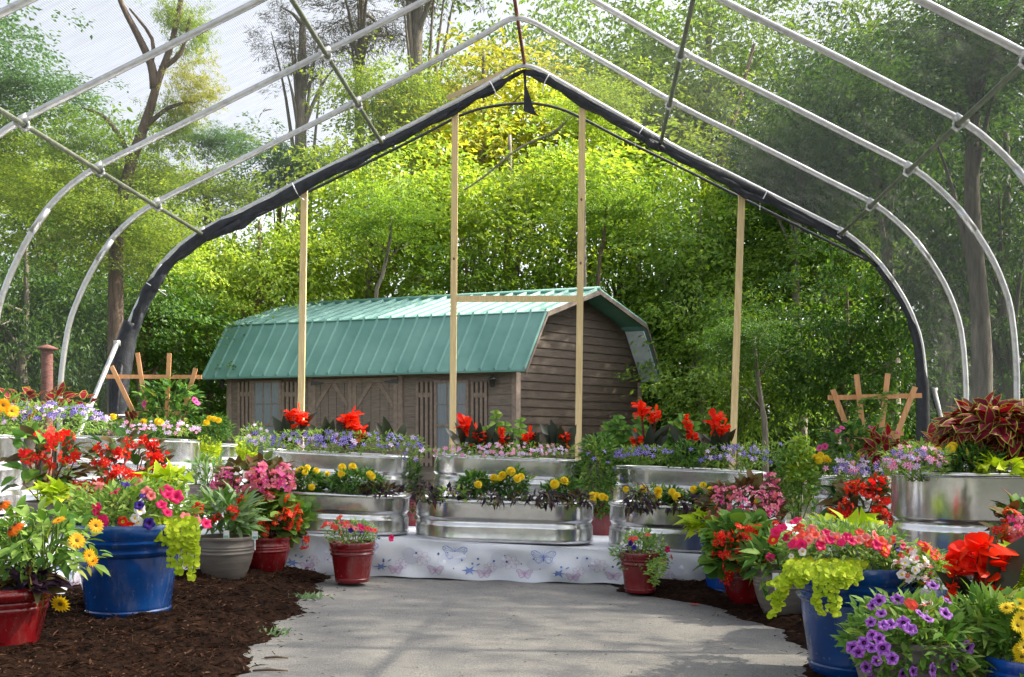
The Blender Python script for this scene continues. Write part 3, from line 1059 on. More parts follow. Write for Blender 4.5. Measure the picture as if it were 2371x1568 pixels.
# double door
aL, aM, aR = au(722), au(820), au(930)
zd = zv(874, aM)
for a0, a1, flip in ((aM + .006, aL - .05, 1), (aR + .05, aM - .006, -1)):
    mb = MB()
    n = 5
    for k in range(n):
        w = (a1 - a0) / n
        sbox(mb, a0 + k * w + .006, a0 + (k + 1) * w - .006, FB - .03, FB - .004, .15, zd - .02)
    d = mb.build('door', 'shed_board', shed, smooth=False)
    mb = MB()
    for x0, x1 in ((a0, a0 + .085), (a1 - .085, a1)):
        sbox(mb, x0, x1, FB - .052, FB - .031, .15, zd - .02)
    for z in (.15, .9, zd - .11):
        sbox(mb, a0 + .086, a1 - .086, FB - .052, FB - .031, z, z + .09)
    for (x0, x1) in ((a1 - .1, a1 - .40), (a0 + .1, a0 + .40)):
        s = 1 if x1 > x0 else -1
        z1, z0 = zd - .12, zd - .52
        V = []
        for b in (FB - .05, FB - .032):
            V += [Q(x0, b, z0) - so, Q(x0, b, z0 + .12) - so, Q(x1, b, z1) - so, Q(x1 - s * .11, b, z1) - so] if False else \
                 [Q(x0, b, z0) - so, Q(x0, b, z0 - .11) - so, Q(x1 + s * .06, b, z1) - so, Q(x1 - s * .04, b, z1) - so]
        mb.add(V, [(0, 1, 2, 3), (7, 6, 5, 4), (0, 4, 5, 1), (1, 5, 6, 2), (2, 6, 7, 3), (3, 7, 4, 0)])
    mb.build('brace', 'shed_trim', d, smooth=False)
    mb = MB()
    x = a1 - .01 if flip > 0 else a0 + .01
    for z in (zd - .1, .3):
        V = [Q(x + flip * .03, FB - .056, z - .05) - so, Q(x + flip * .03, FB - .056, z + .05) - so, Q(x - flip * .27, FB - .056, z + .012) - so, Q(x - flip * .27, FB - .056, z - .012) - so]
        V += [v + Vector((0, .004, 0)) for v in V]
        mb.add(V, [(0, 1, 2, 3), (7, 6, 5, 4), (0, 4, 5, 1), (2, 6, 7, 3)])
    mb.build('strap_hinge', 'lamp_black', d, smooth=False)
mb = MB()
sbox(mb, aL - .045, aL + .045, FB - .04, FB - .003, .1, zd + .09)
sbox(mb, aR - .045, aR + .045, FB - .04, FB - .003, .1, zd + .09)
sbox(mb, aR + .046, aL - .046, FB - .04, FB - .003, zd, zd + .09)
mb.build('door_surround', 'shed_trim', shed, smooth=False)
for u, v in ((527, 888), (1150, 884)):
    a = au(u); c = Q(a, FB - .12, zv(v, a)) - so
    mb = MB()
    mb.lathe([(.0, .11), (.03, .09), (.085, .04), (.085, .03), (.055, .03), (.045, -.09), (.03, -.11), (0, -.11)], 12, c)
    mb.tube([c + Vector((0, 0, .09)), c + Vector((0, .04, .14)), c + Vector((0, .12, .08))], .012, 6)
    lm = mb.build('wall_lantern', 'lamp_black', shed)
    mb = MB()
    mb.lathe([(.046, .028), (.040, -.08)], 12, c)
    mb.build('lantern_glass', 'window_glass', lm)

# brick-coloured post with a flat cap behind the net
c = P(109, 1000, 14.0); c.z = ground_z(c.x)
zt = EYE + (VH - 806) * 14.0 / FOC
pt = thing('garden_post', 'rust red post with a small flat cap seen through the net at left', 'post', c)
mb = MB()
mb.lathe([(.075, 0), (.075, zt - c.z - .04)] , 10)
mb.build('shaft', 'brick_red', pt)
mb = MB()
mb.lathe([(0, zt - c.z + .05), (.05, zt - c.z + .035), (.135, zt - c.z), (.14, zt - c.z - .02), (.07, zt - c.z - .035)], 16)
mb.build('cap', 'brick_red', pt)
# ------------------------------------------------------------------ draped platform
def plat_z(x):
    return .285 - .05 * max(-5, min(5, x))


PATH = [(-4.8, 4.5), (-2.62, 4.5), (-2.47, 5.9), (-1.92, 7.09), (1.62, 7.09), (1.86, 5.0), (4.8, 5.0)]


def wave(s, t):
    if t > .97:
        return .012
    """outward swell of the hanging cloth at run s, height fraction t"""
    return .016 + .018 * math.sin(s * 8.3 - t * 4.2) * (1 - t) ** .5 + .011 * math.sin(s * 15.7 + t * 7) * (1 - t) ** .4 + (1 - t) * (.016 * math.sin(s * 4.3) + .012 * math.sin(s * 9.7 + 1.3) + .007 * math.sin(s * 21 + t * 2)) + .010 * math.sin(s * 6 + t * 5)


RUN = [0]
for a, b in zip(PATH, PATH[1:]):
    RUN.append(RUN[-1] + math.hypot(b[0] - a[0], b[1] - a[1]))


def skirt(s, t, off=0.0):
    k = 0
    while k < len(PATH) - 2 and s > RUN[k + 1]:
        k += 1
    f = (s - RUN[k]) / (RUN[k + 1] - RUN[k])
    a, b = PATH[k], PATH[k + 1]
    x, y = a[0] + (b[0] - a[0]) * f, a[1] + (b[1] - a[1]) * f
    tx, ty = (b[0] - a[0]) / (RUN[k + 1] - RUN[k]), (b[1] - a[1]) / (RUN[k + 1] - RUN[k])
    w = wave(s, t) + off
    zb, zt = ground_z(x) + .010 + .005 * math.sin(s * 5.3) + .003 * math.sin(s * 17), plat_z(x)
    return Vector((x + ty * w, y - tx * w, zb + (zt - zb) * t - (.006 * math.sin(s * 7) if t > .99 else 0)))


mb = MB()
ns, nt_ = 420, 12
V = [skirt(RUN[-1] * i / ns, j / nt_) for j in range(nt_ + 1) for i in range(ns + 1)]
F = [(j * (ns + 1) + i, j * (ns + 1) + i + 1, (j + 1) * (ns + 1) + i + 1, (j + 1) * (ns + 1) + i) for j in range(nt_) for i in range(ns)]
mb.add(V, F)
top = [skirt(RUN[-1] * i / ns, 1) for i in range(ns + 1)] + [Vector((4.8, 10.9, plat_z(4.8))), Vector((-4.8, 10.9, plat_z(-4.8)))]
mb.add(top, [tuple(range(len(top)))])
S0, S1 = RUN[3], RUN[4]


def pline(pts, w, mi, s0, t0, sc):
    """inked line on the cloth; pts in metres round (s0, t0)"""
    H_ = .29
    L_ = [(s0 + p[0] * sc, t0 + p[1] * sc / H_) for p in pts]
    for (a, b), (c, d) in zip(L_, L_[1:]):
        dx, dy = c - a, (d - b) * H_
        l = math.hypot(dx, dy) or 1e-6
        nx, ny = -dy / l * w / 2, dx / l * w / 2 / H_
        q = [(a + nx, b + ny), (a - nx, b - ny), (c - nx, d - ny), (c + nx, d + ny)]
        if all(.02 < y < .98 for _, y in q):
            mb.add([skirt(x, y, .0035) for x, y in q], [(0, 1, 2, 3)], mi)


def pblob(pts, mi, s0, t0, sc, off=.004):
    H_ = .29
    q = [(s0 + p[0] * sc, min(.97, max(.03, t0 + p[1] * sc / H_))) for p in pts]
    c = (sum(a for a, _ in q) / len(q), sum(b for _, b in q) / len(q))
    V = [skirt(*c, off)] + [skirt(a, b, off) for a, b in q]
    mb.add(V, [(0, 1 + i, 1 + (i + 1) % len(q)) for i in range(len(q))], mi)


def ell(cx, cy, rx, ry, rot=0, n=12, a0=0, a1=2 * PI):
    o = []
    for k in range(n + 1):
        a = a0 + (a1 - a0) * k / n
        x, y = rx * math.cos(a), ry * math.sin(a)
        o.append((cx + x * math.cos(rot) - y * math.sin(rot), cy + x * math.sin(rot) + y * math.cos(rot)))
    return o


def butterfly(s, t, sc, mi):
    for sg in (-1, 1):
        wing = [(0, .01), (sg * .03, .045), (sg * .07, .065), (sg * .098, .055), (sg * .10, .03), (sg * .075, .0), (sg * .07, -.03), (sg * .045, -.06), (sg * .02, -.05), (0, -.01)]
        pline(wing, .0034, mi, s, t, sc)
        for q in wing[2:8]:
            pline([(0, 0), (q[0] * .62, q[1] * .62), q], .0022, mi, s, t, sc)
        pline([(sg * .075, .052), (sg * .082, .03), (sg * .062, .004), (sg * .055, -.03)], .002, mi, s, t, sc)
        pline([(0, .02), (sg * .012, .06)], .002, mi, s, t, sc)
    pblob(ell(0, -.01, .007, .035), mi, s, t, sc)


def rose(s, t, sc, mi):
    r_ = random.Random(int(s * 100))
    for k in range(7):
        a = 2 * PI * k / 7
        pline(ell(.035 * math.cos(a), .03 * math.sin(a), .03, .02, a, 9, -1.8, 1.8), .002, mi, s, t, sc)
    for r in (.008, .016, .024):
        pline(ell(0, 0, r, r * .8, r_.random(), 9, 0, 4.6), .002, mi, s, t, sc)


def splat(s, t, sc, mi):
    r_ = random.Random(int(s * 90))
    o = []
    for k in range(18):
        a = 2 * PI * k / 18
        r = (.05 if k % 3 == 0 else .022) * r_.uniform(.75, 1.3)
        o.append((r * math.cos(a), r * .7 * math.sin(a)))
    pblob(o, mi, s, t, sc)
    pblob(ell(.02, .055, .008, .010, 0, 9), mi, s, t, sc)
    pblob(ell(.06, .05, .016, .005, .6, 9), mi, s, t, sc)


for base_s, reps in ((S0 + .12, 6), (RUN[1] + .35, 3)):
    for k in range(reps):
        s = base_s + .605 * k
        if s + .45 > (S1 if reps == 6 else RUN[3]):
            break
        pblob(ell(.02, -.02, .10, .055, .3, 14), 4, s + .16, .62, 1, .0025)
        pblob(ell(.10, .02, .05, .07, .3, 14), 4, s + .40, .5, 1, .0025)
        butterfly(s + .20, .70, .84, 1)
        rose(s - .03, .52, 1.0, 3); rose(s + .44, .35, .7, 3)
        splat(s + .30, .26, 1.0, 1)
        butterfly(s + .07, .22, .55, 3); butterfly(s + .40, .18, .5, 3)
        for q in range(7):
            rr = random.uniform(.004, .009)
            pblob(ell(random.uniform(-.1, .5), random.uniform(-.08, .08), rr, rr * 1.2, 0, 8), 2, s, .55, 1)
cl = mb.build('platform_cloth', ['cloth_white', 'print_blue', 'print_navy', 'print_pink', 'print_wash'])
tag(cl, 'white cloth printed with blue butterflies, draped over the low platform under the tanks', 'cloth')

# ------------------------------------------------------------------ stock tanks
def stadium(L, W, off, n=20):
    r = W / 2 + off
    h = L / 2 - W / 2
    o = [(h + r * math.cos(a), r * math.sin(a)) for a in [-PI / 2 + PI * k / n for k in range(n + 1)]]
    o += [(-h + r * math.cos(a), r * math.sin(a)) for a in [PI / 2 + PI * k / n for k in range(n + 1)]]
    return o


def loft(mb, L, W, prof, mi=0, n=20):
    V, F = [], []
    m = 0
    for off, z in prof:
        ring = stadium(L, W, off, n); m = len(ring)
        V += [(x, y, z) for x, y in ring]
    for i in range(len(prof) - 1):
        for k in range(m):
            F.append((i * m + k, i * m + (k + 1) % m, (i + 1) * m + (k + 1) % m, (i + 1) * m + k))
    mb.add(V, F, mi)
    return V


TANKS = {}


def tank(key, label, u0, u1, v, Y, tilt, grooves, W=.61, H=None, yaw=0):
    k = FOC / Y
    kc = FOC / (Y + W / 2)
    L = (u1 - u0) / kc
    xc = ((u0 + u1) / 2 - CX) / kc
    zr = EYE + (VH - v) / k
    zb = plat_z(xc) + .006
    H = zr - zb
    o = thing('stock_tank', label, 'planter', (xc, Y + W / 2, zb), 'galvanised oval stock tanks')
    o.rotation_euler = (0, math.radians(tilt), math.radians(yaw))
    mb = MB()
    prof = [(-.02, .004), (-.004, .0), (.004, .012), (0, .03)]
    for g in sorted(grooves):
        z = g * H
        prof += [(0, z - .040), (0, z - .030), (-.010, z - .014), (-.0125, z), (-.010, z + .010), (-.001, z + .020), (0, z + .030)]
    prof += [(0, H - .03), (0, H - .012)]
    loft(mb, L, W, prof)
    loft(mb, L, W, [(-.012, H - .012), (-.012, H - .12)])
    b = mb.build('body', 'galvanised', o)
    mb = MB()
    loft(mb, L, W, [(-.012 + .0175 * (1 + math.cos(a)) * .8, H - .012 + .014 * math.sin(a)) for a in [PI + .3 - 2 * PI * q / 10 for q in range(11)]])
    mb.build('rim', 'galvanised', o)
    mb = MB()
    ring = stadium(L, W, -.016)
    mb.add([(0, 0, H - .06)] + [(x, y, H - .085 + .008 * math.sin(9 * x)) for x, y in ring], [(0, 1 + i, 1 + (i + 1) % len(ring)) for i in range(len(ring))])
    mb.build('soil', 'soil', o)
    mb = MB()
    mb.lathe([(0, .0), (.02, .0), (.02, .012), (0, .012)], 10)
    TANKS[key] = (xc, Y, zr, L)
    return o


tank('t1', 'galvanised tank cut off by the left edge of the photo', -290, 41, 1003, 7.1, 1, (.30, .62))
tank('t2', 'galvanised tank behind the red begonias, below the left trellis', 140, 455, 1012, 9.2, 2.2, (.28, .60))
tank('t3', 'small galvanised tank with lime creeper hanging over its rim', 440, 575, 1027, 10.0, 2, (.33, .72), W=.5)
tank('t4', 'tall galvanised tank below the shed double doors, red cannas above purple phlox', 605, 946, 1048, 8.48, 3.0, (.27, .70))
tank('t5', 'tall galvanised tank between the two door frame posts, red cannas above pale phlox', 998, 1345, 1059, 8.48, 2.6, (.27, .70))
tank('t6', 'tall galvanised tank right of the door frame with the tallest red canna', 1416, 1766, 1086, 8.48, 2.4, (.27, .70))
tank('t7', 'low galvanised tank behind the left small red pot, marigolds along its rim', 545, 945, 1141, 7.14, 2.2, (.50,))
tank('t8', 'low galvanised tank in the middle of the front row, standing on the printed cloth', 962, 1372, 1160, 7.14, 1.7, (.48,))
tank('t9', 'low galvanised tank behind the right small red pot, marigolds along its rim', 1409, 1815, 1174, 7.14, 2.0, (.50,))
tank('t10', 'galvanised tank under the right trellis, partly hidden by red begonias', 1880, 2260, 1109, 7.3, 1.5, (.33, .72))
tank('t11', 'large galvanised tank at the right edge under dark red coleus', 2070, 2660, 1097, 5.1, 0.5, (.18, .61), W=.62)

# ------------------------------------------------------------------ pots
def pot(label, u, v_bottom, dia, H, kind, mat, Y=None, name='flower_pot', on=None, group=None, mulch=.03):
    """pot of rim diameter dia standing with its front foot at frame row v_bottom"""
    if Y is None:
        Y = 6.0
        for _ in range(30):
            x = (u - CX) * Y / FOC
            zg = (on(x) if on else ground_z(x) + mulch)
            Y = FOC * (EYE - zg) / (v_bottom - VH)
        Y += dia * .36
    x = (u - CX) * Y / FOC
    zg = (on(x) if on else ground_z(x) + mulch) - .004
    R = dia / 2
    o_loc = (x, Y, zg)
    mb = MB()
    if kind == 'classic':
        r0 = .74 * R
        p = [(0, .0), (r0 * .97, 0), (r0 * 1.01, .012), (r0 * 1.04, .03 * H / .4), (r0 * 1.045, .085 * H), (r0 * 1.015, .10 * H), (r0 * 1.03, .115 * H), (r0 * 1.02, .135 * H)]
        def wall(t):
            return r0 * 1.02 + (R * .955 - r0 * 1.02) * t
        for t in (.2, .35, .5, .62):
            p.append((wall(t), H * (.135 + .72 * t)))
        for c in (.66, .76):
            p += [(wall(c), c * H), (wall(c) + .015 * R / .26, c * H + .010 * H / .45), (wall(c) + .020 * R / .26, c * H + .025 * H / .45), (wall(c) + .004, c * H + .036 * H / .45)]
        p += [(R * .955, .86 * H), (R * .985, .89 * H), (R * 1.0, .93 * H), (R, .975 * H), (R * .985, H), (R * .95, H * 1.004), (R * .915, .985 * H), (R * .90, .80 * H)]
    elif kind == 'thick':
        r0 = .62 * R
        p = [(0, 0), (r0, 0), (r0 * 1.04, .02)]
        p += [(r0 + (R * .93 - r0) * t, H * t) for t in (.2, .4, .55)]
        for c in (.60, .70):
            w = r0 + (R * .93 - r0) * c
            p += [(w, c * H), (w + .008, c * H + .012), (w + .006, c * H + .024), (w + .001, c * H + .03)]
        p += [(R * .92, .80 * H), (R * .97, .83 * H), (R * 1.02, .88 * H), (R * 1.03, .93 * H), (R * .99, .98 * H), (R * .93, H), (R * .86, .97 * H), (R * .84, .75 * H)]
    else:
        r0 = .56 * R
        p = [(0, 0), (r0, 0), (r0 * 1.03, .008)]
        for t in (.06, .15, .28, .42, .56):
            p.append((r0 * 1.03 + (R * .95 - r0 * 1.03) * math.sin(t * PI / 2 * 1.35) ** .9 if t * 1.35 < 1 else R * .95, H * t))
        for c in (.62, .70, .76):
            p += [(R * .952, c * H), (R * .966, (c + .012) * H), (R * .966, (c + .03) * H), (R * .955, (c + .04) * H)]
        p += [(R * .965, .88 * H), (R * .97, .92 * H), (R * 1.01, .925 * H), (R * 1.025, .95 * H), (R * 1.02, .99 * H), (R * .98, H), (R * .93, .985 * H), (R * .91, .8 * H)]
    mb.lathe(p, 56)
    o = mb.build(name, mat, None, o_loc)
    auto_smooth(o, 50)
    tag(o, label, 'pot', group)
    mb = MB()
    n = 32
    mb.add([(0, 0, .88 * H)] + [(R * .905 * math.cos(a), R * .905 * math.sin(a), .84 * H) for a in [2 * PI * k / n for k in range(n)]], [(0, 1 + i, 1 + (i + 1) % n) for i in range(n)])
    mb.build('soil', 'soil', o)
    return Vector((x, Y, zg)), H, R


PT = {}
PT['p1'] = pot('glossy dark red pot with a fat rolled rim in the left front corner', 8, 1520, .41, .265, 'thick', 'glaze_red')
PT['p2'] = pot('big glossy blue pot on the dark mulch at left', 298, 1440, .53, .46, 'classic', 'glaze_blue')
PT['p3'] = pot('taupe plastic bowl pot between the big blue pot and a red bowl', 521, 1352, .365, .285, 'bowl', 'plastic_taupe')
PT['p4'] = pot('shiny red bowl pot overflowing with orange red begonias, left side', 612, 1334, .35, .25, 'bowl', 'glaze_red')
PT['p4b'] = pot('blue pot mostly hidden behind the left red bowl', 575, 1318, .30, .40, 'classic', 'glaze_cobalt', Y=6.99 + .2, on=lambda x: .10)
PT['p5'] = pot('small dark red pot by itself before the printed cloth, left of centre', 816, 1350, .295, .255, 'classic', 'glaze_red')
PT['p6'] = pot('small dark red pot with bushy petunias before the cloth, right of centre', 1482, 1373, .265, .255, 'classic', 'glaze_red')
PT['p7'] = pot('slim bright blue pot at the right end of the printed cloth', 1682, 1378, .34, .39, 'classic', 'glaze_cobalt')
PT['p8'] = pot('red bowl pot between the slim blue pot and a taupe pot', 1730, 1402, .32, .255, 'bowl', 'glaze_red')
PT['p9'] = pot('taupe bowl pot between a red bowl and the big right blue pot', 1815, 1434, .35, .28, 'bowl', 'plastic_taupe')
PT['p10'] = pot('tall glossy blue pot at the right edge of the driveway', 1985, 1574, .53, .46, 'classic', 'glaze_blue')
PT['p11'] = pot('taupe pot buried under purple petunias in the right front', 2112, 1660, .40, .30, 'bowl', 'plastic_taupe', Y=3.62)
PT['p12'] = pot('blue pot cut off by the bottom right corner', 2392, 1700, .30, .27, 'classic', 'glaze_cobalt', Y=3.45)
PT['p13'] = pot('taupe pot holding the large red canna, hidden behind purple petunias', 2262, 1500, .30, .30, 'bowl', 'plastic_brown', Y=4.05)
PT['p13b'] = pot('dark pot of pink begonia at the right edge beside the large tank', 2375, 1500, .30, .42, 'bowl', 'plastic_brown', Y=4.55)
PT['p14'] = pot('long dark planter bowl with a crimson begonia beside the left edge tank', 135, 1210, .42, .23, 'bowl', 'plastic_brown', Y=6.45, on=lambda x: plat_z(x) - .03)
PT['p14b'] = pot('dark planter hidden behind the big blue pot with tall red begonias', 300, 1210, .42, .23, 'bowl', 'plastic_brown', Y=6.35, on=lambda x: plat_z(x) - .03)
PT['p15'] = pot('dark brown pot of pale leafed plants below the creeper tank', 480, 1200, .32, .27, 'bowl', 'plastic_brown', Y=8.5, on=lambda x: plat_z(x) - .03)
PT['p16'] = pot('dark maroon pot glimpsed in the gap right of the middle low tank', 1389, 1270, .26, .26, 'classic', 'glaze_red', Y=8.3, on=plat_z)
PT['p16b'] = pot('dark maroon pot glimpsed in the gap left of the middle low tank', 953, 1250, .22, .26, 'classic', 'glaze_red', Y=8.3, on=plat_z)
PT['p17'] = pot('brown pot of red begonias in front of the tank under the right trellis', 1992, 1300, .34, .25, 'bowl', 'plastic_brown', Y=6.4, on=plat_z)

# ------------------------------------------------------------------ flowers (shared meshes, radius about 1)
def ring_dirs(n, tilt, a0=0.0):
    a = a0 + np.arange(n) * 2 * PI / n
    return np.stack([np.cos(a) * math.cos(tilt), np.sin(a) * math.cos(tilt), np.full(n, math.sin(tilt))], 1)


FM = {}


def proto_petunia(key, col, throat='petal_throat', ruffle=.10, seed=0, eye=None, vein=None):
    mb = MB(); r_ = random.Random(seed)
    n = 30
    rings = [(.02, -.62, 1), (.10, -.50, 1), (.20, -.28, 1), (.34, -.10, 3), (.60, .02, 3), (.88, .06, 0), (1.0, -.02, 0)]
    V, F, M = [], [], []
    for i, (r, z, m) in enumerate(rings):
        for k in range(n):
            a = 2 * PI * k / n
            lob = 1 + (.085 * math.cos(5 * a) if i > 3 else 0)
            rf = (ruffle * math.sin(5 * a + 1.2) + .06 * math.sin(11 * a + seed)) * (r ** 2 if i > 3 else 0)
            V.append((r * lob * math.cos(a), r * lob * math.sin(a), z + rf))
    for i in range(len(rings) - 1):
        for k in range(n):
            F.append((i * n + k, i * n + (k + 1) % n, (i + 1) * n + (k + 1) % n, (i + 1) * n + k))
            M.append(1 if i < 3 else (3 if vein and (i == 3 or (i == 4 and k % 6 in (0, 1))) else 0))
    mb.add(V, F, M)
    mb.tube([(0, 0, -.5), (0, 0, -1.05)], [.14, .05], 6, 2)
    FM[key] = mb.mesh('petunia_' + key, [col, throat if eye is None else eye, 'stem_green', vein or col])


def proto_star(key, edge, heart='petal_white', templ='star'):
    mb = MB()
    D = ring_dirs(5, .12)
    mb.leaves(np.zeros((5, 3)), D, [(0, 0, 1)] * 5, 1.0, .68, templ, .1, .15)
    mb.tube([(0, 0, 0), (0, 0, -.9)], .06, 4, 2)
    FM[key] = mb.mesh('phlox_' + key, [heart, edge, 'stem_green'])


def proto_pompon(key, col):
    mb = MB()
    for n, tilt, r, z in ((14, -.15, 1.0, 0), (13, .25, .92, .12), (11, .6, .8, .22), (8, .95, .62, .32), (5, 1.3, .42, .4)):
        D = ring_dirs(n, tilt, tilt * 3)
        mb.leaves([(0, 0, z)] * n, D, [(0, 0, 1)] * n, r, .52, 'petal', .3, .25)
    mb.tube([(0, 0, .1), (0, 0, -.5), (0, 0, -1.6)], [.4, .3, .1], 6, 1)
    FM[key] = mb.mesh('marigold_' + key, [col, 'stem_green'])


def proto_daisy(key, col, n=15, eye='flower_eye', tilt=.1, droop=.2):
    mb = MB()
    for t, q in ((tilt, 0.), (tilt + .18, .2)):
        D = ring_dirs(n, t, q)
        L = rng.uniform(.82, 1.0, n)
        mb.leaves(D * .12, D, [(0, 0, 1)] * n, L, .30, 'lance', .25, droop)
    mb.lathe([(.24, -.02), (.25, .06), (.18, .13), (0, .16)], 12, (0, 0, 0), 1)
    mb.lathe([(.0, -.16), (.16, -.1), (.28, -.02)], 10, (0, 0, 0), 2)
    mb.tube([(0, 0, -.1), (0, 0, -.7)], .05, 5, 2)
    FM[key] = mb.mesh('daisy_' + key, [col, eye, 'stem_green'])


def proto_cluster(key, cols, n, seed, spread=1.0, petal=.42, hang=.3, templ='petal'):
    """truss of small four-petalled blossoms"""
    r_ = np.random.default_rng(seed)
    mb = MB()
    for k in range(n):
        c = r_.normal(size=3); c = c / np.linalg.norm(c) * spread * (.35 + .5 * r_.random()); c[2] = c[2] * .75 - hang * .2
        f = norm(c + np.array([0, 0, .35]) + r_.normal(size=3) * .25)
        a = norm(np.cross(f, [.3, .2, 1.0])); b = np.cross(f, a)
        q = 4 if templ == 'petal' else 5
        ang = np.arange(q) * 2 * PI / q + r_.random() * 3
        D = np.array([a * math.cos(t) + b * math.sin(t) + f * .35 for t in ang])
        mb.leaves([c] * q, D, [f] * q, petal * r_.uniform(.75, 1.1), petal * np.array([.95, .7, .95, .7, .8])[:q], templ, .3, .2, int(r_.integers(len(cols))))
        mb.box(c + f * .06, (.07, .07, .07), None, len(cols))
        mb.tube([c, c * .4 + np.array([0, 0, -.5]), (0, 0, -1.0)], .025, 4, len(cols) + 1)
    FM[key] = mb.mesh('blossom_' + key, list(cols) + ['petal_yellow', 'stem_red'])


def proto_canna(key, seed, n=11, broad=1.0):
    r_ = np.random.default_rng(seed)
    mb = MB()
    for k in range(n):
        z = -.55 + 1.2 * k / n
        a = k * 2.4 + r_.random()
        d = np.array([math.cos(a), math.sin(a), .55 + .5 * r_.random()])
        for j in range(3):
            dj = d + r_.normal(size=3) * .45
            mb.leaves([(0, 0, z)], [dj], [(r_.normal() * .5, r_.normal() * .5, 1)], r_.uniform(.5, 1.05), r_.uniform(.34, .56) * broad, 'petal', r_.uniform(.1, .4), r_.uniform(.05, .55), 0, r_.uniform(-.25, .25))
    mb.tube([(0, 0, .5), (.02, 0, -.2), (0, 0, -1.4)], [.03, .05, .07], 6, 1)
    FM[key] = mb.mesh('canna_' + key, ['petal_scarlet', 'stem_red'])


proto_petunia('purple', 'petal_purple', seed=1, vein='petal_vein')
proto_petunia('crimson', 'petal_magenta', 'petal_magenta', seed=2)
proto_petunia('scarlet', 'petal_red', 'petal_yellow', seed=3)
proto_petunia('salmon', 'petal_salmon', 'petal_coral', seed=4)
proto_petunia('coral', 'petal_coral', 'petal_coral', seed=8)
proto_petunia('snow', 'petal_white', 'petal_yellow', seed=5)
proto_petunia('navy', 'petal_navy', 'petal_throat', seed=6)
proto_petunia('hot', 'petal_hot', 'petal_magenta', .05, seed=7)
TEMPL['narrow'] = ([(0, 0), (.55, -1), (.45, -.2), (.45, .2), (.55, 1), (1, 0)],) + TEMPL['star'][1:]
proto_star('violet', 'petal_violet', templ='narrow'); proto_star('lilac', 'petal_lilac')
proto_star('blush', 'petal_hot', 'petal_white')
proto_pompon('yellow', 'petal_yellow')
proto_daisy('gold', 'petal_gold'); proto_daisy('lemon', 'petal_yellow')
proto_daisy('cone', 'petal_orange', 13, 'flower_eye', -.5, .3)
proto_cluster('redbeg', ['petal_red', 'petal_coral'], 6, 1)
proto_cluster('redbeg2', ['petal_red', 'petal_red', 'petal_scarlet'], 5, 4)
proto_cluster('orangebeg', ['petal_scarlet', 'petal_coral'], 6, 2)
proto_cluster('pinkbeg', ['petal_pink', 'petal_pink', 'petal_hot', 'petal_salmon'], 8, 3)
proto_cluster('verbena', ['petal_salmon', 'petal_coral', 'petal_white'], 9, 5, 1.0, .34, 0, 'lance')
proto_canna('huge', 6, 14, 1.3); proto_canna('big', 1, 15); proto_canna('mid', 2, 13); proto_canna('small', 3, 9)


FSCALE = {k_: .72 for k_ in ('purple', 'crimson', 'scarlet', 'salmon', 'coral', 'snow', 'navy', 'hot')}
FSCALE.update({'yellow': .86, 'purple': .64})
FSCALE.update({k_: .80 for k_ in ('violet', 'lilac', 'blush', 'gold', 'lemon')})
FSCALE.update({k_: 1.12 for k_ in ('redbeg', 'redbeg2', 'orangebeg', 'pinkbeg')})


def facing(d, spin=None):
    q = Vector((0, 0, 1)).rotation_difference(Vector(d).normalized())
    from mathutils import Quaternion
    return q @ Quaternion((0, 0, 1), random.uniform(0, 6.28) if spin is None else spin)


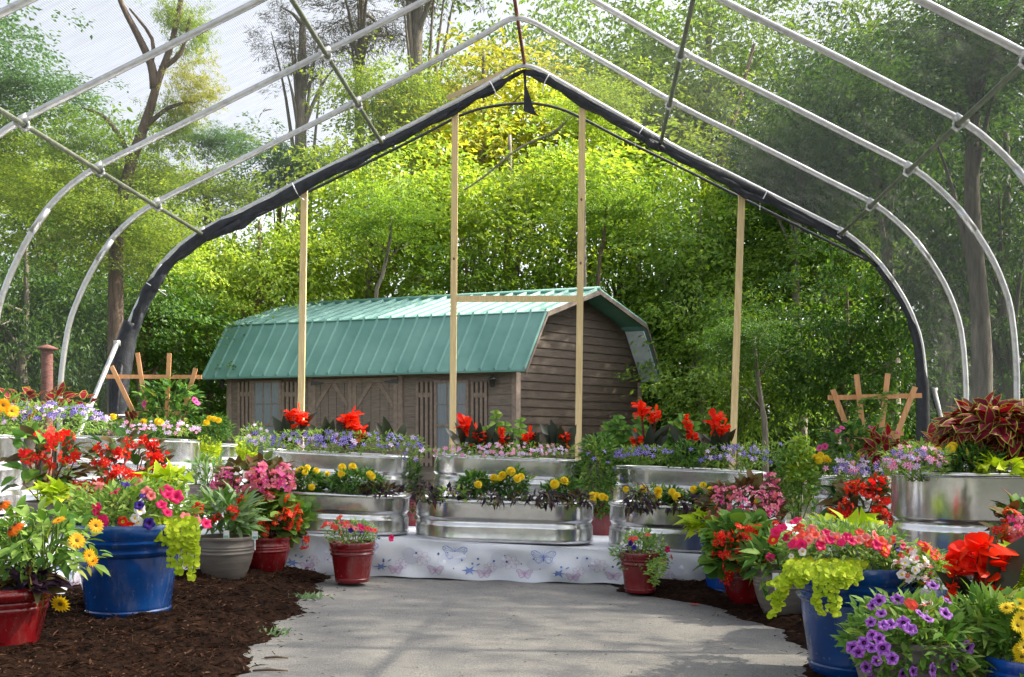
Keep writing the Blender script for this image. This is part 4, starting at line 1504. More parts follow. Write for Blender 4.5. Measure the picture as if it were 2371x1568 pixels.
# ------------------------------------------------------------------ plants
def plant(name, label, cat, uc, vc, du, dv, Y, leaf, n, flowers=(), depth=None, group=None, stems=10, stem_mat='stem_green', shell=.45, up=.45, extra=None, low=-.75, zc=None):
    """leafy mound centred at frame position (uc, vc), half-size du x dv, at distance Y"""
    k = FOC / Y
    rx, rz = du / k, dv / k
    ry = depth if depth else min(max(rx * .75, .08), .24)
    c = P(uc, vc, Y)
    base = Vector((c.x, c.y, c.z - rz))
    root = thing(name, label, cat, base, group)
    cc = np.array([0, 0, rz])
    R = np.array([rx, ry, rz])
    mb = MB()
    templ, Ll, Lw = leaf[0], leaf[1], leaf[2]
    mats = leaf[3] if isinstance(leaf[3], (list, tuple)) else [leaf[3]]
    droop = leaf[4] if len(leaf) > 4 else .35
    d = norm(rng.normal(size=(n * 2, 3)))
    d = d[d[:, 2] > low][:n]
    n = len(d)
    bump = 1 + .16 * np.sin(d[:, 0] * 5 + uc) * np.cos(d[:, 2] * 6 + vc) + rng.normal(size=n) * .05
    rad = (shell + (1 - shell) * rng.random(n) ** .5)[:, None] * bump[:, None]
    O = cc + d * R * rad
    D = d * np.array([1, 1, .7]) + np.array([0, 0, up]) + rng.normal(size=(n, 3)) * .55
    U = np.array([0, -.25, 1.0]) + rng.normal(size=(n, 3)) * .35
    L = Ll * rng.uniform(.65, 1.25, n)
    two = templ == 'coleus'
    if two or len(mats) == 1:
        mb.leaves(O, D, U, L, L * Lw / Ll, templ, .25, droop)
    else:
        pick = rng.integers(0, len(mats), n)
        for q in range(len(mats)):
            s = pick == q
            mb.leaves(O[s], D[s], U[s], L[s], L[s] * Lw / Ll, templ, .25, droop, q)
    fo = mb.build('foliage', mats, root)
    if stems:
        mb = MB()
        for q in range(stems):
            e = cc + d[q] * R * .85
            b = np.array([rng.uniform(-.25, .25) * rx, rng.uniform(-.25, .25) * ry, 0])
            m = (b + e) / 2 + np.array([(e[0] - b[0]) * .15, (e[1] - b[1]) * .1, .1 * rz])
            mb.tube(smooth_path([Vector(b), Vector(m), Vector(e)], 3), .0032 + .004 * rz, 5)
        mb.build('stems', stem_mat, root)
    for f in flowers:
        protos = f[0] if isinstance(f[0], (list, tuple)) else [f[0]]
        size = f[1]
        pts = f[2]
        part = f[3] if len(f) > 3 else 'flower'
        if isinstance(pts, int):
            P_ = []
            tries = 0
            while len(P_) < pts and tries < 4000:
                tries += 1
                a = rng.uniform(-1, 1); b = rng.uniform(f[4][0] if len(f) > 4 else -.1, f[4][1] if len(f) > 4 else 1.0)
                if a * a + b * b < 1.05:
                    P_.append((uc + a * du, vc - b * dv))
            pts = P_
        fs = FSCALE.get(protos[0], 1.0)
        for (pu, pv) in pts:
            a, b = (pu - uc) / du, (vc - pv) / dv
            q = max(0.0, 1 - a * a - b * b)
            yy = Y - ry * math.sqrt(q) * rng.uniform(1.08, 1.3) - .03
            loc = P(pu, pv, yy) - base
            dirv = Vector((a * .7, -.75, .35 + b * .5)) + Vector(rng.normal(size=3) * .28)
            s = size * fs * rng.uniform(.8, 1.2)
            inst(part, FM[protos[int(rng.integers(len(protos)))]], root, loc, facing(dirv), s)
    if extra:
        extra(root, base, k)
    return root


def trailer(root, base, strands, leafm, L, W, templ='round', mname='trailing_stem', wob=.02):
    """hanging stems with pairs of round leaves; strands are world polylines"""
    mb = MB()
    O, D, U = [], [], []
    for st in strands:
        path = smooth_path([Vector(p) - base for p in st], 6)
        mb.tube(path, .0025, 4, 1)
        for i in range(len(path) - 1):
            t = (path[i + 1] - path[i])
            m = max(1, int(t.length / (L * .58) + rng.random() * .6))
            for j in range(m):
                p = path[i] + t * (j / m)
                for s in (-1, 1):
                    a = rng.uniform(-.5, .5)
                    O.append(p + Vector(rng.normal(size=3) * wob * .15)); D.append((s * math.cos(a), -.5 + rng.normal() * .3, math.sin(a) - .15))
                    U.append((rng.normal() * .4, -1, .6))
    n = len(O)
    Ls = L * rng.uniform(.7, 1.2, n)
    mb.leaves(O, D, U, Ls, Ls * W / L, templ, .15, .2, 0)
    return mb.build(mname, [leafm, 'stem_green'], root)


def tags_(root, base, spots, Y):
    for (u, v) in spots:
        mb = MB()
        c = P(u, v, Y) - base
        mb.box(c, (.035, .002, .05), None, 0)
        mb.box(c + Vector((0, -.0015, -.012)), (.028, .0012, .014), None, 1)
        mb.bar(c + Vector((0, .002, -.02)), c + Vector((0, .004, -.09)), .008, .002, 0)
        mb.build('plant_tag', ['tag_white', 'tag_green'], root, smooth=False)


def canna(label, base_uv, Y, heads, leaf_n, leaf_h, seed, big=.13, leafspec=('leaf_canna',), group=None, leaf_pts=None):
    r_ = np.random.default_rng(seed)
    base = P(base_uv[0], base_uv[1], Y)
    root = thing('canna_plant', label, 'flower', base, group)
    mb = MB()
    k = FOC / Y
    for (u, v, s, pk) in heads:
        e = P(u, v, Y - .03) - base
        b = Vector((e.x * .45, .02, 0))
        path = smooth_path([b, (b + e) / 2 + Vector((.01, .02, 0)), e - Vector((0, 0, s * .5))], 4)
        mb.tube(path, [.012] * (len(path) - 3) + [.009, .008, .007], 7)
    if len(heads):
        mb.build('stalk', 'stem_red', root)
    for (u, v, s, pk) in heads:
        e = P(u, v, Y - .03) - base
        inst('flower', FM[pk], root, e, facing((r_.normal() * .12, -.25, 1)), s * (1.12 if Y > 5 else .95))
    mb = MB()
    for q in range(leaf_n):
        a = 2 * PI * q / leaf_n + r_.random()
        o = Vector((math.cos(a) * .025, math.sin(a) * .02, leaf_h * .1))
        L = leaf_h * 1.3 * r_.uniform(.7, 1.1)
        if leaf_pts and q < len(leaf_pts):
            tip = P(*leaf_pts[q], Y - .06) - base
            d = tip - o; L = d.length
        else:
            d = Vector((math.cos(a) * .55, math.sin(a) * .45, 1.0))
        u_ = Vector((-d.x * .4 + r_.normal() * .5, -1.0, .3))
        mb.leaves([o], [d], [u_], L, L * .40, 'ovate', .28, .12 + .2 * r_.random())
    mb.build('leaves', leafspec[0], root)
    return root


def leafy(label, tops, base_v, Y, L, W, mat, name='milkweed_plant', cat='plant', templ='lance', group=None, du=10):
    """upright stems with whorls of leaves; tops are frame positions of the tips"""
    u0 = sum(t[0] for t in tops) / len(tops)
    base = P(u0, base_v, Y)
    root = thing(name, label, cat, base, group)
    L *= 1.25; W *= 2.3; templ = 'ovate'
    mb = MB(); ms = MB()
    for (u, v) in tops:
        yy = Y + rng.uniform(-.06, .06)
        e = P(u, v, yy) - base
        b = Vector((e.x * .55, (yy - Y), 0))
        path = smooth_path([b, (b + e) / 2 + Vector((rng.uniform(-.02, .02), 0, 0)), e], 5)
        ms.tube(path, .0045, 5)
        n = len(path); tot = (e - b).length
        steps = max(4, int(tot / .05))
        for s in range(steps):
            t = .12 + .88 * s / steps
            i = min(n - 2, int(t * (n - 1)))
            p = path[i].lerp(path[i + 1], t * (n - 1) - i)
            for j in range(5):
                a = s * 1.9 + j * PI * .4 + rng.normal() * .2
                sc = (1.0 - .55 * max(0, t - .6) / .4)
                d = (math.cos(a), math.sin(a), .15 + rng.uniform(-.2, .5) + .9 * max(0, t - .7))
                mb.leaves([p], [d], [(-d[0] * .3, -1.0, .55)], L * sc * rng.uniform(.8, 1.15), W * sc, templ, .25, .35)
    mb.build('leaves', mat, root)
    ms.build('stems', 'stem_green', root)
    return root
LF_PHLOX = ('lance', .034, .012, 'leaf_fine')
LF_MARI = ('lance', .046, .015, ['leaf_dark', 'leaf_mid'])
LF_PET = ('lance', .048, .019, 'leaf_fine')
LF_BEG = ('ovate', .085, .055, ['leaf_dark', 'leaf_redgreen', 'leaf_bronze'])
LF_WAX = ('round', .075, .068, ['leaf_mid', 'leaf_fine'])
LF_COL = ('coleus', .095, .055, ['coleus_red', 'coleus_edge'], .6)
PB, PP, PM = 'phlox under the cannas', 'petunia pots', 'marigolds along the low tanks'
V_, L_, B_ = 'violet', 'lilac', 'blush'

# --- left tanks
plant('phlox', 'broad mass of violet and lilac phlox stars over the leftmost tank', 'flower', 105, 975, 150, 46, 7.0, LF_PHLOX, 1500,
      [([V_, V_, L_], .026, 66, 'flower', (.1, 1.0)), ([L_, L_, V_], .026, 26, 'flower', (-.1, .9))], depth=.28)
plant('coleus', 'dark red coleus tips showing behind the violet phlox at far left', 'plant', 90, 930, 130, 26, 7.35, LF_COL, 60, depth=.15, up=.8)
plant('lily', 'orange yellow lily cut off by the left photo edge above the phlox', 'flower', 8, 945, 30, 30, 6.75, ('lance', .10, .02, 'leaf_mid'), 22,
      [('gold', .05, [(8, 938), (-8, 958), (28, 952)])], up=.8)
plant('phlox', 'low pale pink and white phlox under the left trellis', 'flower', 345, 994, 118, 22, 9.15, LF_PHLOX, 800,
      [([B_, L_, 'lilac'], .027, 62, 'flower', (-.4, 1.0))], depth=.22)
plant('marigold', 'single yellow marigold at the left foot of the left trellis', 'flower', 262, 985, 22, 18, 9.0, LF_MARI, 153, [('yellow', .034, [(262, 965)])])
plant('coleus', 'small dark coleus at the base of the left trellis', 'plant', 292, 980, 34, 16, 9.3, ('coleus', .09, .05, ['coleus_red', 'coleus_edge']), 40, up=.6)
plant('marigold', 'two yellow marigolds in the middle beneath the left trellis', 'flower', 360, 992, 44, 20, 9.05, LF_MARI, 340, [('yellow', .036, [(366, 976), (372, 979), (333, 978)])])
plant('marigold', 'dark bushy marigold right of the left trellis with three yellow blooms', 'flower', 492, 996, 46, 34, 9.4, LF_MARI, 884, [('yellow', .036, [(485, 968), (506, 973), (496, 970), (478, 979)])])
plant('mandevilla', 'climbing mandevilla with two pink blooms on the left trellis', 'flower', 392, 936, 70, 56, 9.35, ('ovate', .075, .04, ['leaf_dark', 'leaf_mid']), 330,
      [('hot', .045, [(333, 935), (450, 926), (455, 931)])], up=.5, stems=14)

def trellis(label, slats, bars, Y, foot):
    o = P(foot[0], foot[1], Y)
    t = thing('trellis', label, 'trellis', o, 'fan trellises')
    for (u0, v0, u1, v1) in slats:
        mb = MB()
        a = P(u0, v0, Y) - o; b = P(u1, v1, Y) - o
        e = Vector(((b.x) * .72, 0, 0)) if abs(b.z) > .02 else b
        mb.bar(a, b, .038, .012); mb.bar(b, Vector((b.x * .85, 0, 0)), .038, .012)
        mb.build('slat', 'cedar', t, smooth=False)
    for (u0, v0, u1, v1) in bars:
        mb = MB()
        mb.bar(P(u0, v0, Y + .014) - o, P(u1, v1, Y + .014) - o, .036, .012, side=(0, 0, 1))
        mb.build('crossbar', 'cedar', t, smooth=False)

trellis('left fan trellis of pale cedar slats behind the pale phlox', [(258, 848, 310, 957), (318, 817, 340, 957), (392, 818, 386, 957), (453, 853, 424, 957)], [(246, 872, 467, 873), (296, 957, 436, 957)], 9.45, (365, 1010))
trellis('right fan trellis of pale cedar slats against the dark woods', [(1928, 902, 1966, 1003), (1983, 867, 1999, 1003), (2056, 865, 2040, 1003), (2119, 896, 2078, 1003)], [(1917, 921, 2134, 916), (1962, 1004, 2092, 1003)], 7.75, (2022, 1075))

def creeper(label, u, v, du, dv, Y, seed):
    r_ = random.Random(seed)
    c = P(u, v, Y)
    root = thing('creeping_jenny', label, 'trailing plant', c, 'lime creepers on the small tank')
    st = []
    for q in range(16):
        x = r_.uniform(-du, du)
        ln = dv * r_.uniform(.6, 1.1)
        st.append([P(u + x, v - 8, Y + .06), P(u + x, v - 4, Y - .02), P(u + x + r_.uniform(-4, 4), v + ln * .5, Y - .04 - r_.uniform(0, .05)), P(u + x + r_.uniform(-6, 6), v + ln, Y - .03)])
    trailer(root, c, st, 'leaf_lime', .030, .028)
creeper('left of the two lime green creepers spilling over the small tank', 486, 1018, 22, 50, 9.95, 1)
creeper('lime green creeper at the small tank right end, beside the violet phlox', 571, 1022, 20, 46, 9.95, 2)

# --- upper middle tanks
plant('phlox', 'violet phlox covering the left canna tank, spilling at both ends', 'flower', 770, 1026, 200, 28, 8.62, LF_PHLOX, 1900,
      [([V_, V_, V_, V_, L_], .031, 96, 'flower', (-.3, 1.0))], depth=.26)
plant('phlox', 'violet phlox hanging past the right corner of the left canna tank', 'flower', 958, 1042, 26, 34, 8.45, LF_PHLOX, 260, [([V_, V_, L_], .028, 15, 'flower', (-.8, 1.0))])
plant('phlox', 'loose violet phlox left of the left canna tank, before the shed window', 'flower', 588, 1015, 36, 32, 8.8, LF_PHLOX, 300, [([V_, L_], .027, 16, 'flower', (-.2, 1.1))])
plant('phlox', 'pale pink and white phlox covering the middle canna tank', 'flower', 1172, 1046, 180, 20, 8.6, LF_PHLOX, 1500,
      [([B_, L_, B_, 'lilac'], .025, 88, 'flower', (-.4, 1.0))], depth=.24)
plant('phlox', 'dark violet phlox at the left end of the right canna tank', 'flower', 1492, 1054, 78, 22, 8.55, LF_PHLOX, 700, [(V_, .029, 34, 'flower', (-.1, 1.0))], depth=.22)
plant('phlox', 'violet phlox at the right end of the right canna tank', 'flower', 1705, 1060, 92, 34, 8.5, LF_PHLOX, 800, [([V_, V_, L_], .029, 46, 'flower', (-.2, 1.0))], depth=.24)
plant('leafy_plant', 'dense dark green plant in the middle of the right canna tank', 'plant', 1592, 1056, 52, 30, 8.5, ('lance', .05, .017, ['leaf_dark', 'leaf_mid']), 520, [(V_, .028, [(1600, 1040), (1555, 1046)])])
CG = 'red cannas'
canna('red canna before the left post with one broad dark leaf', (676, 1035), 8.75, [(696, 972, .085, 'mid'), (671, 967, .06, 'small')], 6, .24, 1, leaf_pts=[(668, 962), (640, 1000), (705, 1000)], group=CG)
canna('full red canna in front of the shed doors', (818, 1040), 8.7, [(812, 982, .105, 'big'), (836, 1003, .075, 'mid'), (776, 1014, .035, 'small')], 6, .2, 2, group=CG)
canna('flowerless bronze canna at the right end of the left canna tank', (906, 1040), 8.75, [], 7, .19, 3)
canna('unopened canna spike between the left post and the shed doors', (752, 1035), 8.8, [], 6, .17, 13, leaf_pts=[(756, 966), (748, 985)])
canna('compact red canna at the left door frame post', (1078, 1050), 8.7, [(1076, 990, .085, 'big')], 5, .18, 4, group=CG)
canna('red canna low beside the left door frame post, under bright green stems', (1110, 1050), 8.65, [(1108, 1014, .075, 'mid')], 6, .19, 5, leaf_pts=[(1150, 1010), (1135, 1005)], group=CG)
canna('small red canna in the centre of the middle canna tank', (1166, 1052), 8.65, [(1166, 1024, .065, 'mid'), (1160, 1002, .04, 'small')], 6, .15, 6, group=CG)
canna('small red canna right of centre in the middle canna tank', (1226, 1052), 8.65, [(1226, 1018, .07, 'mid')], 6, .15, 7, group=CG)
canna('red canna with brown furled leaves left of the right door frame post', (1300, 1052), 8.65, [(1306, 1020, .07, 'mid')], 7, .22, 8, leaf_pts=[(1270, 985), (1282, 990), (1262, 1005)], group=CG)
canna('tallest red canna, two heads high before the dark woods', (1496, 1060), 8.75, [(1486, 956, .085, 'big'), (1516, 968, .065, 'mid'), (1475, 1024, .065, 'mid')], 6, .24, 9, leaf_pts=[(1530, 990), (1545, 1005), (1560, 1000)], group=CG)
canna('slim red canna with a narrow upright head in the right canna tank', (1596, 1060), 8.7, [(1595, 992, .05, 'small'), (1602, 1015, .06, 'mid'), (1590, 972, .045, 'small')], 5, .18, 10, leaf_pts=[(1562, 1002), (1556, 985)], group=CG)
canna('broad red canna leaning on the right post', (1660, 1062), 8.65, [(1655, 984, .09, 'big'), (1672, 1000, .07, 'mid')], 7, .2, 11, group=CG)
leafy('bright green leafy stems behind the middle canna tank', [(1148, 948), (1125, 985), (1172, 975), (1206, 968), (1190, 990), (1112, 1000)], 1075, 9.3, .075, .03, 'leaf_fine')
leafy('fresh green stems right of the shed gable beside the tallest canna', [(1408, 975), (1432, 960), (1448, 985), (1460, 985), (1395, 1000)], 1085, 9.35, .085, .034, 'leaf_mid')
leafy('green leafy stems between the cannas of the right canna tank', [(1582, 958), (1560, 975), (1610, 975), (1545, 985)], 1080, 9.3, .085, .036, 'leaf_mid')
leafy('lone green stem standing right behind the tallest canna', [(1476, 960), (1488, 985)], 1080, 9.25, .08, .034, 'leaf_mid')
plant('filler_bush', 'tall green bush filling the gap between middle and right canna tanks', 'plant', 1384, 1085, 44, 78, 8.55, ('lance', .055, .02, ['leaf_mid', 'leaf_fine', 'leaf_dark']), 1100, [(V_, .03, [(1440, 1108), (1425, 1085), (1408, 1070), (1362, 1050), (1400, 1045), (1440, 1060), (1375, 1062)])], depth=.2)
plant('filler_bush', 'dark green bush in the gap between left and middle canna tanks', 'plant', 958, 1120, 16, 60, 8.75, ('lance', .05, .02, ['leaf_mid', 'leaf_dark']), 330)
plant('marigold', 'yellow marigold in the gap right of the middle low tank', 'flower', 1392, 1172, 24, 30, 8.2, LF_MARI, 510, [('yellow', .036, [(1382, 1146), (1394, 1150), (1402, 1153), (1372, 1160)])])
plant('filler_plant', 'green sprouts above the maroon pot left of the middle low tank', 'plant', 953, 1180, 14, 18, 8.25, LF_MARI, 80)

# --- low front tanks
plant('marigold', 'marigold with many small yellow blooms nearest the pink begonia, left low tank', 'flower', 712, 1120, 42, 30, 7.3, LF_MARI, 714, [('yellow', .028, [(698, 1086), (712, 1083), (706, 1094), (732, 1090), (758, 1097), (722, 1128), (690, 1090)])])
plant('marigold', 'long low marigold in the middle of the left low tank', 'flower', 822, 1118, 72, 28, 7.28, LF_MARI, 1224, [('yellow', .032, [(792, 1082), (816, 1081), (790, 1098), (856, 1098), (862, 1103)])])
plant('potato_vine', 'thin strip of blackish vine along the rim of the left low tank', 'trailing plant', 880, 1134, 58, 14, 7.2, ('heart', .045, .03, ['leaf_black', 'leaf_bronze']), 150)
BV = ('lance', .050, .018, ['leaf_black', 'leaf_black', 'leaf_bronze'], .8)
plant('potato_vine', 'black leafed vine hanging over the left end of the middle low tank', 'trailing plant', 985, 1140, 28, 24, 7.14, BV, 110, up=-.3)
plant('potato_vine', 'low black vine between the first two marigolds of the middle low tank', 'trailing plant', 1042, 1146, 40, 16, 7.18, ('lance', .05, .022, ['leaf_black', 'leaf_fine'], .5), 150)
plant('potato_vine', 'black vine hanging over the rim under the middle marigold', 'trailing plant', 1138, 1154, 24, 16, 7.14, BV, 70, up=-.3)
plant('potato_vine', 'blackest hanging vine under the gap between the two right marigolds, middle low tank', 'trailing plant', 1256, 1156, 36, 22, 7.14, BV, 120, up=-.35)
plant('potato_vine', 'low black vine below the tallest marigold cluster of the middle low tank', 'trailing plant', 1205, 1152, 24, 12, 7.16, BV, 50, up=-.2)
plant('potato_vine', 'black vine running to the right end of the middle low tank', 'trailing plant', 1335, 1158, 36, 15, 7.16, ('lance', .05, .022, ['leaf_black', 'leaf_bronze'], .5), 130)
plant('marigold', 'green marigold with one yellow bloom, left half of the middle low tank', 'flower', 1098, 1124, 38, 30, 7.32, LF_MARI, 714, [('yellow', .038, [(1107, 1122)])])
plant('marigold', 'tallest marigold cluster in the middle of the middle low tank', 'flower', 1184, 1122, 42, 34, 7.32, LF_MARI, 782, [('yellow', .034, [(1183, 1091), (1164, 1101), (1206, 1104), (1198, 1108), (1144, 1108), (1158, 1106)])])
plant('marigold', 'marigold with two yellow blooms right in the middle low tank', 'flower', 1304, 1134, 44, 24, 7.32, LF_MARI, 646, [('yellow', .036, [(1284, 1121), (1306, 1114), (1372, 1147)])])
plant('potato_vine', 'black vine trailing far down the left end of the right low tank', 'trailing plant', 1484, 1158, 38, 30, 7.1, BV, 160, up=-.4)
plant('potato_vine', 'black vine along the middle rim of the right low tank', 'trailing plant', 1590, 1166, 62, 15, 7.15, ('lance', .055, .024, ['leaf_black', 'leaf_black', 'leaf_bronze', 'leaf_fine'], .6), 150, up=-.1)
plant('marigold', 'yellow marigolds with dark foliage at the left of the right low tank', 'flower', 1510, 1146, 58, 20, 7.3, ('lance', .042, .010, ['leaf_dark', 'leaf_fine']), 360, [('yellow', .034, [(1449, 1133), (1491, 1132), (1524, 1137), (1522, 1147)])])
plant('marigold', 'golden marigold pair at the middle of the right low tank', 'flower', 1560, 1150, 26, 18, 7.25, LF_MARI, 272, [('yellow', .036, [(1556, 1139), (1566, 1149)])])
plant('marigold', 'rounded marigold left of the pink begonia on the right low tank', 'flower', 1640, 1150, 44, 26, 7.3, LF_MARI, 782, [('yellow', .036, [(1606, 1134), (1628, 1125), (1645, 1135), (1642, 1155)])])

# --- left pots
p = PT
plant('begonia', 'crimson begonia in the long dark planter near the left edge tank', 'flower', 108, 1080, 76, 80, 6.45, ('ovate', .11, .07, ['leaf_dark', 'leaf_bronze', 'leaf_mid']), 92,
      [(['redbeg', 'redbeg2'], .062, [(118, 1006), (150, 1014), (98, 1000), (66, 1050), (104, 1070), (72, 1052), (142, 1060), (125, 1020), (178, 1052)], 'flower_cluster')], stems=14, stem_mat='stem_red', shell=.3)
plant('begonia', 'tall bright red begonia behind the big blue pot', 'flower', 288, 1096, 100, 92, 6.35, LF_BEG, 170,
      [(['redbeg', 'redbeg2', 'redbeg'], .058, [(232, 1045), (225, 1062), (258, 1075), (262, 1090), (276, 1042), (292, 1052), (310, 1020), (330, 1012), (345, 1030), (358, 1040), (372, 1048), (352, 1060), (378, 1062), (366, 1075), (318, 1100), (300, 1110), (338, 1108), (252, 1102), (268, 1112), (226, 1120), (186, 1135), (176, 1148), (200, 1122), (382, 1080), (368, 1105), (212, 1142), (330, 1128), (180, 1125)], 'flower_cluster')], stems=22, stem_mat='stem_red', shell=.3)
plant('potato_vine', 'lime green heart leafed vine in front of the crimson begonia', 'trailing plant', 138, 1146, 46, 24, 6.1, ('heart', .085, .075, 'leaf_lime'), 60, stems=8)
# big blue pot left
plant('petunia', 'mixed petunias in red, magenta, white and navy filling the big left blue pot', 'flower', 304, 1186, 148, 66, 5.28, LF_PET, 2000,
      [('scarlet', .040, [(284, 1208), (458, 1178), (302, 1222), (196, 1232)]), ('crimson', .042, [(266, 1138), (385, 1135), (388, 1145), (218, 1182), (374, 1168), (388, 1186), (478, 1212), (236, 1208), (226, 1178), (200, 1220), (408, 1150)]),
       ('salmon', .036, [(228, 1130), (180, 1142), (168, 1148), (340, 1140), (350, 1148), (318, 1118), (228, 1120), (455, 1205), (430, 1196)]), ('snow', .034, [(324, 1180), (312, 1200), (318, 1208)]), ('navy', .034, [(322, 1170), (292, 1122), (335, 1148), (345, 1212)])],
      depth=.28, stems=18)
plant('potato_vine', 'lime vine at the top right of the big left blue pot', 'trailing plant', 385, 1112, 54, 24, 5.5, ('heart', .065, .055, 'leaf_lime'), 70, stems=8)
c = P(380, 1230, 5.0)
root = thing('creeping_jenny', 'yellow green creeper pouring over the right rim of the big left blue pot', 'trailing plant', c)
st = []
for q in range(20):
    a = random.uniform(0, 1)
    u = 312 + 150 * a + random.uniform(-12, 12); dn = 8 + 40 * a + (95 if a > .55 else 10) * random.random() ** 1.6
    f = 5.07 - .03 * a
    st.append([P(u - 18, 1198, f + .14), P(u - 4, 1208, f), P(u + 2, 1220 + dn * .3, f - .06), P(u + random.uniform(-8, 10), 1220 + dn * .75, f - .07), P(u + random.uniform(-12, 14), 1222 + dn, f - .07)])
trailer(root, c, st, 'leaf_lime', .025, .025)
plant('periwinkle', 'grey green long leafed plant with few red blooms in the left taupe bowl', 'plant', 525, 1196, 68, 46, 6.48, ('lance', .13, .036, ['leaf_grey', 'leaf_grey', 'leaf_mid']), 210,
      [('redbeg', .05, [(546, 1190), (505, 1196), (560, 1165)], 'flower_cluster')], up=.7, stems=12, extra=lambda r, b, k: tags_(r, b, [(524, 1238), (590, 1240)], 6.3))
plant('begonia', 'orange red wax begonia with round green leaves in the left red bowl', 'flower', 626, 1205, 80, 64, 6.98, LF_WAX, 420,
      [(['orangebeg', 'redbeg'], .052, [(545, 1162), (566, 1152), (598, 1142), (612, 1150), (640, 1140), (672, 1160), (676, 1182), (688, 1172), (690, 1200), (612, 1215), (602, 1208), (622, 1222), (664, 1208), (668, 1222), (694, 1216), (706, 1258), (698, 1240), (655, 1190), (580, 1160), (628, 1150)], 'flower_cluster')], depth=.2, stems=14, stem_mat='stem_red')
plant('begonia', 'pink begonia with bronze leaves behind the left red bowl', 'flower', 592, 1112, 84, 46, 7.05, ('ovate', .075, .05, ['leaf_redgreen', 'leaf_bronze', 'leaf_redgreen']), 230,
      [('pinkbeg', .056, [(512, 1112), (522, 1100), (500, 1118), (514, 1130), (562, 1118), (570, 1130), (588, 1100), (604, 1080), (606, 1096), (602, 1112), (612, 1126), (650, 1092), (662, 1086), (668, 1112), (656, 1122), (676, 1128), (628, 1132), (590, 1122), (545, 1125), (640, 1110)], 'flower_cluster'), ('yellow', .022, [(585, 1090)], 'bud')], depth=.2, stems=14, stem_mat='stem_red')
plant('lavender', 'pale silvery leafed plant in the dark pot below the creeper tank', 'plant', 478, 1100, 36, 42, 8.5, ('lance', .12, .026, ['leaf_grey', 'leaf_grey', 'leaf_mid']), 120, up=.6)
# front-left red pot
LFS = ('ovate', .07, .032, ['leaf_fine', 'leaf_fine', 'leaf_mid'])
plant('black_eyed_susan', 'sprawling yellow daisies drooping over the left front red pot', 'flower', 95, 1262, 125, 84, 4.30, LFS, 300,
      [('gold', .036, [(222, 1217), (178, 1252), (214, 1298), (206, 1286), (136, 1205)]), ('lemon', .046, [(140, 1398)]), ('cone', .034, [(4, 1165), (36, 1214), (24, 1224)])], depth=.24, stems=34, shell=.25, up=.15)
plant('potato_vine', 'purple black vine on the rim of the left front red pot', 'trailing plant', 76, 1348, 54, 34, 4.2, ('heart', .07, .05, ['leaf_black', 'leaf_black', 'leaf_bronze'], .5), 90, up=.1)
plant('leafy_plant', 'feathery green foliage at the left photo edge over the red pot', 'plant', 22, 1290, 60, 90, 4.34, ('lance', .06, .014, ['leaf_mid', 'leaf_fine']), 430, [('lemon', .02, [(10, 1400)])])
# small pots
plant('petunia', 'airy pink and red petunias in the left small red pot', 'flower', 816, 1238, 60, 34, 6.78, ('lance', .036, .012, ['leaf_fine', 'leaf_grey']), 520,
      [(['crimson', 'coral', 'salmon'], .028, [(746, 1220), (752, 1214), (762, 1212), (778, 1222), (790, 1210), (798, 1218), (812, 1220), (824, 1224), (838, 1222), (850, 1224), (858, 1226), (868, 1228), (788, 1236), (802, 1212), (832, 1216), (906, 1246), (770, 1218), (786, 1198)]), ('navy', .026, [(836, 1232), (876, 1244), (812, 1228)]), ('snow', .018, [(800, 1248), (826, 1252)])], stems=24)
plant('petunia', 'dense grey green petunia mound with few red blooms in the right small red pot', 'flower', 1486, 1284, 60, 52, 6.72, ('lance', .036, .015, ['leaf_fine', 'leaf_grey', 'leaf_mid']), 900,
      [(['crimson', 'coral'], .026, [(1500, 1238), (1470, 1246), (1462, 1250), (1536, 1298), (1534, 1312), (1508, 1330), (1545, 1272), (1555, 1290)]), ('navy', .03, [(1468, 1268), (1460, 1258), (1452, 1262)]), ('snow', .022, [(1448, 1264), (1440, 1258)])], stems=16, depth=.17)
c = P(1516, 1300, 6.6)
root = thing('petunia_trail', 'green petunia shoots hanging down the right small red pot', 'trailing plant', c)
st = [[P(u, 1290, 6.58), P(u + 3, 1305, 6.52), P(u + random.uniform(-6, 8), 1305 + d * .6, 6.5), P(u + random.uniform(-8, 10), 1305 + d, 6.5)] for u, d in ((1500, 24), (1510, 44), (1518, 50), (1532, 28))]
trailer(root, c, st, 'leaf_fine', .028, .012, 'lance')

# --- right pots
plant('potato_vine', 'lime vine on the left rim of the slim blue pot', 'trailing plant', 1638, 1216, 48, 26, 6.72, ('heart', .085, .07, 'leaf_lime'), 80, stems=6)
plant('begonia', 'pink begonia with bronze leaves in the slim blue pot, right side', 'flower', 1722, 1168, 86, 62, 6.82, ('ovate', .07, .045, ['leaf_redgreen', 'leaf_bronze', 'leaf_redgreen']), 330,
      [('pinkbeg', .052, [(1660, 1140), (1678, 1138), (1700, 1142), (1730, 1138), (1752, 1152), (1768, 1150), (1790, 1105), (1782, 1132), (1796, 1165), (1784, 1178), (1742, 1180), (1720, 1192), (1690, 1196), (1658, 1200), (1650, 1212), (1672, 1182), (1800, 1150), (1660, 1160), (1738, 1196), (1770, 1180), (1710, 1160), (1644, 1190)], 'flower_cluster'), ('yellow', .02, [(1752, 1160)], 'bud'), ('snow', .02, [(1748, 1172)], 'bud')], depth=.2, stems=14, stem_mat='stem_red')
